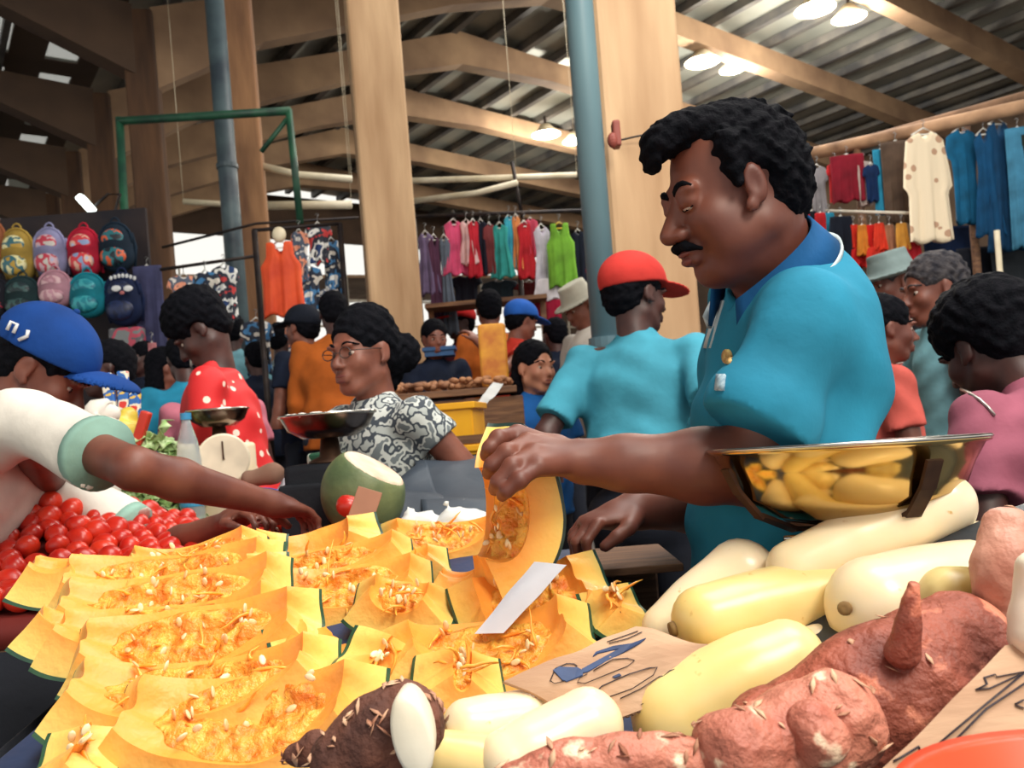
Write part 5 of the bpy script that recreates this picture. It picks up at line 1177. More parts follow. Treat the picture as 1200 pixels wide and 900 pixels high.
# leafy greens heap
M_leaf = mat('lettuce', (206, 224, 176), .6, (140, 180, 104), 30, bump=.3)
rnd = random.Random(11)
def leafy(label, px, py, D, rad, h, m, n, name='lettuce'):
    c = P(px, py, D); q = MB(); zb = TZ+.01
    for k in range(n):
        a = rnd.uniform(0, 6.28); t = rnd.random()**.5; p = Vector((c.x+rad*t*math.cos(a), c.y+rad*.7*t*math.sin(a), zb+h*(1-t*t)*rnd.uniform(.4, 1))); s_ = rnd.uniform(.02, .04); M = Euler((rnd.uniform(-1, 1), rnd.uniform(-1, 1), rnd.uniform(0, 6))).to_matrix()
        g = []; 
        for i in range(5):
            for j in range(5): u, v = i/4-.5, j/4-.5; g.append(p+M@(Vector((u*2*s_, v*1.4*s_*(1.2-abs(u)), .5*s_*math.sin(u*9+k)*abs(v)*2-1.2*s_*v*v))))
        q.add(g, [(i*5+j, i*5+j+1, i*5+6+j, i*5+5+j) for i in range(4) for j in range(4)])
    o = q.build(name, m, None, True); md = o.modifiers.new('t', 'SOLIDIFY'); md.thickness = .0015; return tag(o, label, 'lettuce')
for k, (px, py, lab) in enumerate(((168, 520, 'crinkled head of pale lettuce nearest the white tee sleeve'), (190, 512, 'crinkled pale lettuce, top of the greens heap left of the bottle'), (205, 522, 'crinkled lettuce touching the water bottle'))):
    c = P(px, py, 2.62); leafy(lab, px, py, 2.62, .07, c.z-TZ+.03, M_leaf, 70)
# yellow bagged snacks and striped packets
M_ybag = mat('bag_yellow', (226, 200, 84), .35, (190, 160, 50), 14, bump=.6, bscale=25)
c = P(148, 505, 2.7); tuber('yellow_bag', [(c.x, c.y, TZ+.05), (c.x, c.y, c.z+.0), (c.x+.01, c.y, c.z+.05)], [.06, .055, .03], M_ybag, None, 20, 6, .012, 14, seed=2); tag(bpy.data.objects['yellow_bag'], 'crinkled yellow plastic bag beneath the striped packets', 'bag')
M_pack = mat_multi('packet_print', [(226, 60, 50), (240, 232, 214), (50, 110, 190), (240, 200, 90)], 26, .4)
for k, (px, py, tl, lab) in enumerate(((129, 466, -.1, 'tall striped packet of sweets, leftmost of the three by the cap brim'), (145, 464, .04, 'tall striped packet of sweets, middle one of the three by the cap brim'), (158, 478, .12, 'shorter striped packet of sweets, rightmost of the three by the cap brim'))):
    c = P(px, py, 2.75); h_ = .16 if k < 2 else .11; q = MB(); q.box((c.x, c.y, c.z), (.034, .02, h_), Matrix.Rotation(tl, 3, 'Y'), .006); tag(q.build('sweet_packet', M_pack), lab, 'packet', 'striped packets')
q = MB(); q.box((P(145, 500, 2.78).x, 2.79, TZ+.06), (.15, .06, .12), None, .01); tag(q.build('packet_box', M_ybag), 'yellowish box holding up the striped packets', 'box')
c = P(166, 502, 2.6); q = MB(); q.bar(c-Vector((.02, 0, .05)), c+Vector((.02, 0, .05)), .03, .03, up=(0, 1, 0), bev=.008); tag(q.build('red_tube', mat('tube_red', (212, 60, 44), .4)), 'red-orange tube leaning left of the lettuce', 'tube')
# white crumpled bag behind the sleeve
c = P(118, 492, 2.5); tuber('white_bag', [(c.x-.03, c.y, TZ+.06), (c.x, c.y, c.z), (c.x+.03, c.y, c.z+.02)], [.06, .05, .03], c_white, None, 18, 6, .012, 18, seed=7); tag(bpy.data.objects['white_bag'], 'crumpled white bag just above the shoulder of the white tee', 'bag')
# leaflet, green cloth, blue scrap
lf, onl = sheet('printed_leaflet', 'white leaflet with a yellow and blue printed corner', 'leaflet', [P(324, 574, 2.3), P(350, 578, 2.25), P(370, 554, 2.35), P(342, 546, 2.38)], .006, M_paper, .002, bend=.01)
fill(onl, [(.02, .55), (.6, .55), (.6, .95), (.02, .95)], mat('print_yellow', (232, 176, 50), .5), 'yellow_print', lf, .003); fill(onl, [(.62, .3), (.96, .3), (.96, .9), (.62, .9)], mat('print_blue', (60, 110, 170), .5), 'blue_print', lf, .003)
c = P(310, 572, 2.15); tuber('blue_pouch', [(c.x-.04, c.y, c.z), (c.x+.03, c.y, c.z-.01)], [.010, .007], mat('pouch_blue', (50, 90, 190), .4), None, 14, 5, .006, 30); tag(bpy.data.objects['blue_pouch'], 'small crumpled blue pouch beyond the forearm of the man in white', 'pouch')
c = P(305, 556, 2.3); tuber('brown_bag', [(c.x-.03, c.y, c.z-.01), (c.x+.04, c.y, c.z)], [.022, .03], mat('sack_brown', (140, 104, 86), .8), None, 16, 5, .008, 20); tag(bpy.data.objects['brown_bag'], 'small brown sack lying below the dial of the scale', 'bag')
q = MB(); c = P(385, 562, 2.15); q.box((c.x, c.y, c.z-.06), (.085, .08, .26), None, .012); tag(q.build('green_carton', mat_multi('green_print', [(24, 90, 60), (18, 60, 48), (200, 214, 200), (24, 90, 60), (20, 76, 54)], 14)), 'green printed carton standing behind the cut green fruit', 'carton')
q = MB(); c = P(352, 590, 2.1); q.box((c.x, c.y, c.z-.02), (.22, .1, .05), None, .006); tag(q.build('red_tray', mat('tray_red', (120, 28, 36), .5)), 'dark red tray edge at the far end of the tomatoes', 'tray')
# cut green fruit
c0, c1 = P(412, 600, 1.78), P(428, 556, 1.80); e = empty('green_fruit', (c0.x, c0.y, c0.z-.05), 'big green fruit with its top sliced off showing cream flesh', 'fruit')
M_gfr = mat('fruit_green', (120, 128, 82), .55, (78, 94, 62), 10, bump=.3, bscale=30)
f = Field((c0.x-.15, c0.y-.15, c0.z-.12), (c0.x+.17, c0.y+.15, c1.z+.14), .005); cc = (c0+c1)/2+Vector((.01, 0, 0)); f.ell(cc, (.088, .085, .095)); nrm = Vector((.55, -.12, .83)); pc = P(436, 548, 1.78); f.plane(pc, nrm); field_obj('skin', [f.mesh()], M_gfr, e, False)
_s = [o for o in e.children][0]; _s.data.transform(Matrix.Translation(-e.location))
f = Field((c0.x-.15, c0.y-.15, c0.z-.12), (c0.x+.17, c0.y+.15, c1.z+.14), .004); f.ell(cc, (.086, .083, .093)); f.plane(pc+nrm*.004, nrm); f.plane(pc-nrm*.008, -nrm); V, Q = f.mesh(); mesh_obj('cut_flesh', V.tolist(), Q.tolist(), mat('flesh_cream', (236, 214, 190), .5, (214, 176, 150), 20), e)
q = MB(); q.bar(P(405, 645, 1.66), P(424, 592, 1.70), .045, .012, up=(0, 1, 0), bev=.002); q.bar(P(440, 590, 1.74), P(424, 570, 1.72), .04, .01, up=(0, 1, 0)); q.v = q.v[:]
q = MB(); a_, b_2 = P(412, 640, 1.50), P(434, 574, 1.54); q.bar(a_, b_2, .045, .008, up=(0, 1, .2), bev=.002); tag(q.build('cardboard_scrap', mat('card_plain', (160, 112, 90), .85)), 'upright strip of brown cardboard in front of the green fruit', 'cardboard')
for px, py in ((409, 593),):
    o = copy_tree(t0); o.location = P(px, py, 1.66); o['label'] = 'single red tomato tucked beside the cardboard strip'; del o['group']
# charcoal tarps and crates in the centre
def tarp_fold(label, pts, w_, seed):
    q = MB(); n = 14; P_ = [P(*p) for p in pts]; g = []
    for i in range(n+1):
        for j in range(n+1):
            u, v = i/n, j/n; p = P_[0].lerp(P_[1], u).lerp(P_[3].lerp(P_[2], u), v); g.append(p+Vector((0, 0, .014*math.sin(v*11+seed+2*u)+.012*noise.noise(p*9+Vector((seed, 0, 0))))))
    q.add(g, [(i*(n+1)+j, i*(n+1)+j+1, (i+1)*(n+1)+j+1, (i+1)*(n+1)+j) for i in range(n) for j in range(n)]); o = q.build('folded_tarp', M_tarpd, None, True); md = o.modifiers.new('t', 'SOLIDIFY'); md.thickness = .012; return tag(o, label, 'tarpaulin')
tarp_fold('charcoal plastic tarp sloping left beside the green fruit', [(436, 632, 1.66), (540, 632, 1.70), (500, 545, 2.05), (468, 556, 2.0)], 0, 1)
tarp_fold('charcoal plastic tarp with deep folds behind the standing pumpkin slice', [(500, 630, 1.68), (600, 628, 1.70), (566, 528, 2.2), (486, 545, 2.1)], 0, 4)
q = MB(); c = P(525, 600, 2.14); q.box((c.x, c.y, (c.z+.0)/2), (.26, .24, c.z-.02), None, .01); tag(q.build('black_crate', M_blk), 'black crate stack under the charcoal tarps', 'crate')
for k, (px, py, D, r_) in enumerate(((492, 612, 1.60, .028), (540, 612, 1.58, .036), (570, 618, 1.56, .022))):
    c = P(px, py, D); f = Field(c-Vector((.09, .06, .05)), c+Vector((.09, .06, .06)), .005); f.ell(c, (r_*1.4, r_, r_*.75)); f.ell(c+Vector((r_, 0, -.008)), (r_*1.3, r_*.8, r_*.4), None, .02); f.cone(c+Vector((-r_*.4, 0, 0)), c+Vector((-r_*.7, 0, r_*1.1)), .012, .003, .01)
    sd = k*2.0; f.wob(lambda x, y, z: .0035*np.sin(120*x+5*np.sin(80*z)+sd)*np.sin(110*z+60*y)); field_obj('plastic_bag', [f.mesh()], mat('bag_white', (240, 242, 240), .35), None, True)
    tag([o for o in bpy.data.objects if o.name.startswith('plastic_bag')][-1], ('crumpled white plastic bag by the cardboard strip', 'rounded crumpled white plastic bag in front of the tarps', 'small white plastic bag touching the standing pumpkin slice')[k], 'bag')
q = MB(); c = P(530, 640, 1.62); q.box((c.x, c.y, (c.z-.01)/2), (.30, .14, c.z-.03), None, .01); tag(q.build('produce_box', M_wood), 'wooden box behind the back row of pumpkin, under the white bags', 'box')
# yellow crates
M_yel = mat('crate_yellow', (236, 172, 28), .4, (210, 146, 20), 5)
def crate(label, px, py, D, w_, d_, h_, m, rz=0, z=None, name='plastic_crate', grp=None):
    c = P(px, py, D); z = c.z if z is None else z; e = empty(name, (c.x, c.y, z), label, 'crate', grp, rz); M = Matrix.Rotation(rz, 3, 'Z'); q = MB(); t = .008
    for dx, dy, sx, sy in ((0, -d_/2, w_, t), (0, d_/2, w_, t), (-w_/2, 0, t, d_), (w_/2, 0, t, d_)): q.box(Vector((c.x, c.y, z+h_/2))+M@Vector((dx, dy, 0)), (sx, sy, h_), M)
    q.box(Vector((c.x, c.y, z+t/2)), (w_, d_, t), M); q.build('bin', m, e)
    q = MB()
    for dx, dy, sx, sy in ((0, -d_/2, w_+.03, .03), (0, d_/2, w_+.03, .03), (-w_/2, 0, .03, d_), (w_/2, 0, .03, d_)): q.box(Vector((c.x, c.y, z+h_-.012))+M@Vector((dx, dy, 0)), (sx, sy, .024), M, .004)
    q.build('lip', m, e); return e
cz = P(520, 515, 3.2).z
crate('open yellow plastic crate, top one of the pair in the middle', 520, 512, 3.2, .27, .24, .12, M_yel, R(-8))
crate('yellow plastic crate mostly hidden under the top yellow one', 524, 524, 3.2, .30, .24, .035, M_yel, R(-4), z=cz-.04-.02)
q = MB(); c = P(520, 530, 3.2); q.box((c.x, 3.2, (cz-.062)/2), (.5, .5, cz-.066), None, .01); tag(q.build('display_block', M_blk), 'dark covered display block carrying the yellow crates', 'table')
crate('blue plastic crate in front of the far child', 516, 418, 5.2, .17, .14, .055, mat('crate_blue', (24, 78, 130), .5), 0, grp=None)
# bread / nut tray
cz2 = P(540, 462, 3.9).z; q = MB(); c = P(535, 462, 3.9); q.box((c.x, c.y, cz2), (.55, .34, .03), None, .005)
e = empty('goods_tray', (c.x, c.y, cz2), 'wooden tray of brown goods behind the yellow crates', 'tray'); q.build('board', M_wood, e)
rnd = random.Random(9); q = MB()
for k in range(120): q.ell((c.x+rnd.uniform(-.26, .26), c.y+rnd.uniform(-.14, .14), cz2+.03+rnd.uniform(0, .035)), (.022, .016, .013), 7, Euler((0, 0, rnd.uniform(0, 6))).to_matrix(), 5)
tag(q.build('dried_goods', mat('goods_brown', (178, 126, 88), .8, (120, 80, 56), 8), None, True), 'heap of small brown dried goods spread on the wooden tray', 'dried goods', kind='stuff')
q = MB(); q.box((c.x, 4.0, cz2/2-.01), (.6, .5, cz2-.04), None, .01); tag(q.build('display_block', M_wood), 'brown wooden display block under the tray of dried goods', 'table')
q = MB(); c = P(578, 412, 4.0); q.box((c.x, c.y, cz2+.17), (.13, .09, .30), None, .02); tag(q.build('yellow_sack', mat('sack_yellow', (224, 160, 50), .6, (190, 110, 40), 12)), 'yellow-orange sack standing below the orange top', 'sack')
# grey plastic sheet diagonal
lf2, _o = sheet('plastic_sheet', 'crumpled pale grey plastic sheet slanting down left of the girl in blue', 'sheet', [P(546, 490, 3.3), P(556, 492, 3.3), P(590, 450, 3.4), P(578, 446, 3.4)], .01, mat('plastic_grey', (170, 172, 170), .3), .003)
# mint bag of the man in blue
c = P(783, 490, 2.9); tuber('mint_bag', [(c.x, c.y, c.z-.05), (c.x, c.y, c.z+.02)], [.05, .035], mat('bag_mint', (130, 206, 190), .4, (90, 170, 160), 14), None, 16, 5, .006, 20); tag(bpy.data.objects['mint_bag'], 'mint green plastic bag at the hip of the man in the red cap', 'bag')
q = MB(); c = P(700, 655, 1.40); q.box((c.x, c.y, c.z-.005), (.24, .22, .012), None, .003); q.box((c.x, c.y+.06, (c.z-.02)/2), (.2, .09, c.z-.03), None, .01); tag(q.build('chopping_stand', M_wood), 'low wooden chopping stand beside the standing pumpkin slice', 'stand')
# greens at far right
for px, py, lab in ((1192, 492, 'leafy green bunch at the far right edge behind the mauve shirt'),):
    c = P(px, py, 2.2); q = MB(); q.box((c.x, c.y, c.z/2-.02), (.3, .25, c.z-.05)); tag(q.build('display_block', M_blk), 'dark block carrying the green bunch at the right edge', 'table'); TZ_, TZ = TZ, c.z-.05; leafy(lab, px, py, 2.2, .08, .07, mat('greens', (90, 150, 70), .6, (50, 100, 46), 30), 60, 'leafy_greens'); TZ = TZ_
# ============================================================ HANGING CLOTHES AND BACKPACKS
_cl = {}
def gm(rgb):
    k = 'fabric_%d_%d_%d' % rgb
    return cloth(k, rgb, .72)
M_hang = mat('hanger_white', (232, 230, 222), .4); M_hangy = mat('hanger_yellow', (226, 196, 60), .4); M_hook = mat('hook_steel', (150, 150, 150), .3, metal=.8)
def garment(label, px, y0, y1, D, wpx, kind, m, m2=None, rz=0, grp=None, hg=None, name=None, seed=0):
    """hanging garment: px centre, top/bottom pixel rows, width in pixels"""
    top, bot = P(px, y0, D), P(px, y1, D); h = (top-bot).length; w_ = wpx/F_PX*D/2; rnd = random.Random(seed+int(px))
    e = empty(name or kind, (top.x, top.y, top.z-h), label, {'dress': 'dress', 'shirt': 'shirt', 'tank': 'top', 'trousers': 'trousers', 'shorts': 'shorts', 'kurta': 'shirt', 'cloth': 'cloth'}[kind], grp, rz)
    Mr = Matrix.Rotation(rz, 3, 'Z'); base = Vector((top.x, top.y, top.z))
    prof = {'dress': [(0, .62), (.1, .66), (.32, .55), (.4, .55), (.7, .8), (1, 1)], 'shirt': [(0, .55), (.06, .82), (.30, 1), (.34, .70), (.5, .66), (1, .72)], 'tank': [(0, .55), (.2, .6), (.32, .86), (.6, .84), (1, .92)],
            'kurta': [(0, .45), (.05, .72), (.35, .92), (.52, 1), (.56, .8), (1, .92)], 'trousers': [(0, .8), (.3, .95), (1, .8)], 'shorts': [(0, .7), (.3, .82), (1, 1)], 'cloth': [(0, 1), (.5, .97), (1, 1)]}[kind]
    def wf(t):
        for (a, wa), (b, wb) in zip(prof[:-1], prof[1:]):
            if t <= b: return wa+(wb-wa)*(t-a)/(b-a)
        return prof[-1][1]
    nu, nv = 20, 22; neck = {'dress': .16, 'shirt': .09, 'tank': .22, 'kurta': .10}.get(kind, 0); ph = rnd.uniform(0, 6); V = []
    for side in (1, -1):
        for j in range(nv+1):
            t = j/nv
            for i in range(nu+1):
                s_ = -1+2*i/nu; top_d = neck*max(0, 1-(s_/.42)**2) if abs(s_) < .42 else 0; top_d *= (1 if side == 1 else .5)
                if kind in ('shirt', 'kurta', 'cloth') or True: sl = .10*abs(s_)**1.5 if kind in ('shirt', 'kurta', 'dress') else 0
                tt = max(top_d, sl)*(1-t)+t; x = s_*w_*wf(tt)
                bot_w = .012*math.sin(s_*7+ph) if t > .95 else 0
                d = .022*math.sqrt(max(0, 1-s_*s_))*side+.016*tt*math.sin(s_*8+ph+tt*1.5)+.008*tt*math.sin(s_*19+ph)
                V.append(base+Mr@Vector((x, -d, -h*tt+bot_w)))
    n1 = (nu+1)*(nv+1); g = lambda j, i: j*(nu+1)+i; F_ = []
    for j in range(nv):
        for i in range(nu):
            q_ = (g(j, i), g(j, i+1), g(j+1, i+1), g(j+1, i)); F_.append(q_); F_.append(tuple(k+n1 for k in reversed(q_)))
    rim = [g(0, i) for i in range(nu)]+[g(j, nu) for j in range(nv)]+[g(nv, nu-i) for i in range(nu)]+[g(nv-j, 0) for j in range(nv)]
    F_ += [(a, rim[(i+1) % len(rim)], rim[(i+1) % len(rim)]+n1, a+n1) for i, a in enumerate(rim)]
    o = fixn(mesh_obj('fabric', V, F_, m, e, True)); 
    if m2: pass
    q = MB(); hw = w_*.5; c = base+Vector((0, 0, .0))
    q.tube([c+Mr@Vector((-hw, 0, -.035)), c+Mr@Vector((0, 0, .012)), c+Mr@Vector((hw, 0, -.035)), c+Mr@Vector((-hw, 0, -.035))], .006, 6); q.build('hanger', hg or M_hang, e, True)
    q = MB(); q.tube([c+Vector((0, 0, .01)), c+Vector((0, 0, .045)), c+Vector((.012, 0, .06)), c+Vector((0, 0, .072)), c+Vector((-.012, 0, .062))], .003, 6); q.build('hook', M_hook, e, True)
    return e
def rod(label, a, b, r, m, name='hanging_rail', cat='rail'):
    q = MB(); q.tube([P(*a), P(*b)], r, 10); return tag(q.build(name, m, None, True), label, cat)
rod('thin dark rail carrying the middle row of children\'s dresses', (470, 254, 6.5), (706, 246, 6.5), .014, M_dark)
for px, lab in ((484, 'left thin post holding up the middle clothes rail'), (604, 'middle thin post of the middle clothes rail'), (704, 'right thin post of the middle clothes rail')):
    a = P(px, 250, 6.55); q = MB(); q.tube([(a.x, a.y, SL), a], .02, 10); tag(q.build('rack_post', M_dark, None, True), lab, 'post')
MID = [(498, 272, 345, 30, 'dress', (120, 104, 140), 'lavender grey dress at the left end of the middle rail'), (508, 276, 380, 24, 'dress', (84, 50, 74), 'long dark plum dress beside the lavender one on the middle rail'),
 (520, 276, 392, 22, 'dress', (96, 106, 122), 'long slate grey dress left of the pink frock on the middle rail'),
 (531, 258, 322, 36, 'dress', (226, 86, 128), 'bright pink frock on the middle rail'), (546, 258, 310, 26, 'dress', (240, 196, 196), 'pale pink frock right of the bright pink one'), (554, 258, 324, 22, 'dress', (206, 44, 60), 'red frock half behind the pale pink one'),
 (563, 258, 322, 22, 'shirt', (30, 32, 48), 'black-navy top on the middle rail'), (573, 262, 320, 18, 'shirt', (130, 60, 62), 'brick red top between the black top and the teal frock'), (585, 262, 326, 32, 'dress', (60, 166, 160), 'teal frock with flared hem on the middle rail'),
 (596, 252, 314, 20, 'dress', (70, 180, 206), 'sky blue frock right of the teal one'), (604, 252, 316, 16, 'dress', (236, 150, 90), 'narrow peach frock on the middle rail'), (614, 260, 326, 30, 'dress', (200, 40, 50), 'red frock right of the peach one'),
 (621, 256, 300, 20, 'shirt', (222, 84, 110), 'rose top in front of the red frock'), (634, 264, 350, 32, 'dress', (206, 200, 214), 'long pale lilac dress left of the lime one'), (677, 270, 340, 26, 'shirt', (26, 32, 48), 'black printed top right of the lime dress'),
 (690, 272, 338, 26, 'dress', (204, 52, 62), 'red dress at the right end of the middle rail'), (700, 262, 352, 22, 'dress', (226, 186, 190), 'pale rose dress behind the drainpipe')]
for k, (px, a, b, w_, kd, col, lab) in enumerate(MID): garment(lab, px, a, b, 6.5-.012*(k % 3), w_, kd, gm(col), rz=R(25 if k % 2 else -20), grp='children\'s clothes on the middle rail', name='hanging_'+kd)
garment('lime green sleeveless dress over white on a yellow hanger', 655, 262, 336, 6.35, 38, 'tank', gm((122, 180, 60)), grp=None, hg=M_hangy, name='hanging_dress')
garment('white layered skirt hanging under the lime green dress', 650, 326, 352, 6.4, 56, 'shorts', gm((226, 220, 226)), name='hanging_skirt')
garment('crimson cloth hanging below the white skirt', 640, 352, 380, 6.4, 34, 'cloth', gm((158, 24, 54)), name='hanging_cloth')
for k, (px, a, b, w_, col, lab) in enumerate(((545, 322, 362, 40, (28, 32, 44), 'dark top under the pink frocks'), (585, 328, 360, 46, (36, 50, 58), 'dark teal top under the teal frock'), (620, 330, 356, 40, (110, 38, 40), 'dark red top under the red frock'), (505, 385, 440, 36, (140, 40, 48), 'dull red cloth low at the left end of the middle rack'), (540, 365, 400, 30, (90, 30, 44), 'maroon cloth behind the blue crate'))):
    garment(lab, px, a, b, 6.7, w_, 'shirt', gm(col), name='hanging_shirt')
q = MB(); a, b = P(500, 362, 6.3), P(640, 350, 6.3); q.bar(a, b, .3, .03); q.bar(P(505, 380, 6.3)-Vector((0, 0, .9)), P(505, 364, 6.3), .04, .04, up=(0, 1, 0)); q.bar(P(636, 380, 6.3)-Vector((0, 0, .9)), P(636, 352, 6.3), .04, .04, up=(0, 1, 0)); tag(q.build('display_shelf', M_wood), 'thin wooden shelf below the middle row of dresses', 'shelf')
# right rack
rod('rough pole under the eave carrying the right-hand clothes', (925, 186, 7.0), (1230, 118, 6.0), .05, mat('pole_wood', (190, 150, 116), .8, (130, 98, 74), 5), 'wooden_pole', 'pole')
rod('second rough pole just above the clothes pole at right', (900, 196, 7.4), (1215, 108, 6.6), .035, mat('pole_wood2', (170, 130, 100), .8, (110, 84, 66), 5), 'wooden_pole', 'pole')
for px, yy in ((1010, 168), (1140, 138), (1215, 120)):
    a = P(px, yy, 6.62 if px < 1100 else 6.3); q = MB(); q.tube([(a.x, a.y+.1, SL), (a.x, a.y+.1, a.z)], .03, 10); tag(q.build('rack_post', M_wood, None, True), 'upright timber post of the right-hand clothes rack, %s' % {1010: 'leftmost', 1140: 'behind the teal dresses', 1215: 'at the frame edge'}[px], 'post')
M_kurta = mat_spots('kurta_print', (232, 214, 184), (182, 144, 116), 9, .26)
garment('long cream tunic with brown motifs hanging from the right pole', 1082, 152, 284, 6.25, 62, 'kurta', M_kurta, rz=R(6), name='hanging_tunic')
RG = [(938, 196, 240, 26, 'shirt', (34, 52, 84), 'navy top at the left end of the right-hand pole', 0), (957, 194, 252, 24, 'shirt', (150, 146, 150), 'grey-white top beside the navy one', 0), (978, 190, 236, 24, 'shirt', (206, 44, 50), 'scarlet top on the right-hand pole', 0), (992, 182, 236, 38, 'cloth', (140, 28, 46), 'crimson cloth on the right-hand pole', 0),
 (1012, 190, 240, 20, 'cloth', (196, 178, 170), 'pale cloth right of the crimson one', 0), (1020, 192, 236, 20, 'shirt', (22, 50, 96), 'dark blue top between pale cloth and cyan strip', 0), (1031, 176, 250, 20, 'cloth', (48, 156, 196), 'narrow cyan garment on the right-hand pole', 0), (1049, 166, 262, 34, 'cloth', (96, 78, 66), 'brown patterned garment left of the cream tunic', 0),
 (1126, 150, 262, 50, 'shirt', (24, 100, 142), 'teal blue long top right of the cream tunic', 0), (1152, 152, 276, 34, 'dress', (18, 76, 120), 'deep blue dress behind the teal long top', 0), (1168, 140, 294, 50, 'dress', (20, 66, 104), 'long dark blue dress near the right edge', 0), (1192, 150, 290, 28, 'cloth', (72, 140, 176), 'light blue denim garment at the right edge', 0), (1212, 158, 290, 36, 'cloth', (38, 46, 40), 'dark green garment cut off by the right edge', 0)]
for k, (px, a, b, w_, kd, col, lab, _) in enumerate(RG): garment(lab, px, a, b, 6.85-(px-930)/270*.7-.05*(k % 2), w_, kd, gm(col), rz=R(-10 if k % 2 else 12), grp='clothes on the right-hand pole', name='hanging_'+kd)
rod('pale lower rail with white hangers at right', (925, 246, 6.9), (1075, 250, 6.3), .012, M_pale)
LG = [(930, 254, 276, 14, (230, 210, 206), 'white-pink shorts at the left end of the low rail'), (942, 248, 292, 16, (206, 40, 64), 'red-pink trousers on the low rail'), (951, 248, 290, 14, (20, 22, 32), 'narrow black trousers on the low rail'), (961, 250, 290, 16, (200, 34, 42), 'red trousers beside the cyan ones on the low rail'), (971, 250, 286, 16, (44, 150, 186), 'cyan trousers on the low rail'), (985, 254, 312, 34, (18, 24, 38), 'wide black trousers in the middle of the low rail'),
 (1000, 264, 292, 15, (228, 52, 34), 'vermilion shorts, first of the bright row under white hangers'), (1010, 264, 298, 15, (232, 140, 50), 'orange shorts in the bright row under white hangers'), (1020, 264, 290, 15, (220, 36, 30), 'scarlet shorts in the bright row, right of the orange ones'), (1030, 262, 292, 16, (236, 64, 40), 'orange-red shorts at the right of the bright row'), (1042, 264, 296, 15, (176, 120, 90), 'tan shorts right of the bright row'), (1056, 262, 292, 18, (214, 150, 60), 'mustard shorts near the hem of the cream tunic'), (1006, 292, 312, 24, (196, 30, 30), 'red shorts in the lower layer, left'), (1026, 290, 312, 28, (212, 48, 34), 'red shorts in the lower layer, right'), (1070, 284, 306, 24, (170, 26, 36), 'dark red shorts below the mustard ones')]
for k, (px, a, b, w_, col, lab) in enumerate(LG): garment(lab, px, a, b, 6.75-(px-930)/150*.45-.05*(k % 2), w_, 'shorts' if px > 990 or px < 935 else 'trousers', gm(col), rz=R(8), grp='clothes on the low right rail', name='hanging_shorts' if px > 990 else 'hanging_trousers')
for k, (px, a, b, w_, D, lab) in enumerate(((1110, 266, 350, 60, 6.6, 'dark blue drape low at right under the tunic'), (1145, 290, 380, 50, 6.5, 'black drape below the dark dress at right'), (1190, 290, 380, 60, 6.4, 'charcoal drape at the right edge'), (1010, 310, 400, 60, 6.9, 'grey-brown drape behind the hat at right'), (960, 300, 400, 60, 7.0, 'black drape behind the shoulder of the vendor'))):
    garment(lab, px, a, b, D, w_, 'cloth', gm(((22, 40, 76), (22, 26, 38), (44, 50, 56), (92, 78, 82), (22, 26, 38))[k]), name='hanging_cloth')
q = MB(); a = P(1168, 270, 6.1); q.tube([(a.x, a.y, SL), a], .02, 8); tag(q.build('white_post', M_cream, None, True), 'slim white post between the dark drapes at right', 'post')
# orange top and clothes by the brown column
rod('thin rail over the orange top', (296, 270, 5.6), (400, 262, 5.9), .012, M_dark)
q = MB(); a = P(398, 262, 5.9); q.tube([(a.x, a.y, SL), a], .02, 8); tag(q.build('rack_post', M_dark, None, True), 'thin post behind the middle column holding the orange top rail', 'post')
q = MB(); a = P(298, 270, 5.6); q.tube([(a.x, a.y, SL), a], .02, 8); tag(q.build('rack_post', M_dark, None, True), 'thin post beside the brown column holding the orange top rail', 'post')
garment('bright orange sleeveless sports top hanging by the brown column', 327, 284, 370, 5.4, 56, 'tank', mat('jersey_orange', (226, 84, 34), .7, (196, 58, 22), 5, bump=.2), name='sports_top')
c = P(327, 275, 5.38); q = MB(); q.ell(c, (.045, .03, .05)); tag(q.build('display_bust', M_cream, None, True), 'white neck of the display bust above the orange top', 'display bust')
mm = [mat_multi('kids_print_%d' % k, cs, 12, .7) for k, cs in enumerate(([(30, 60, 110), (230, 230, 226), (40, 46, 60), (200, 60, 60)], [(226, 226, 222), (60, 120, 170), (30, 40, 60), (206, 200, 190)], [(120, 100, 100), (226, 150, 120), (80, 90, 110), (220, 214, 208)]))]
for k, (px, a, b, w_, lab, mi) in enumerate(((350, 270, 330, 26, 'maroon-edged top behind the orange one', 2), (372, 262, 310, 34, 'navy and white printed top right of the orange one', 0), (388, 280, 345, 30, 'white and blue patterned top beside the middle column', 1), (362, 312, 365, 34, 'light blue printed top hanging low by the middle column', 1), (384, 338, 372, 28, 'peach and grey printed top low by the middle column', 2),
   (215, 322, 372, 40, 'grey patterned garment left of the brown column', 2), (240, 318, 368, 40, 'pale blue patterned garment between the brown columns', 1), (262, 310, 376, 36, 'slate patterned garment against the drainpipe', 0), (300, 374, 440, 40, 'pale teal garment low by the brown column', 1), (344, 372, 440, 26, 'red and white striped garment low by the brown column', 2))):
    garment(lab, px, a, b, 5.9+.1*(k % 3), w_, 'shirt', mm[mi], rz=R(15*(k % 3-1)), grp='printed clothes by the brown column', name='hanging_shirt')
rod('thin rail over the patterned clothes between the brown columns', (188, 316, 6.1), (300, 300, 6.0), .012, M_dark)
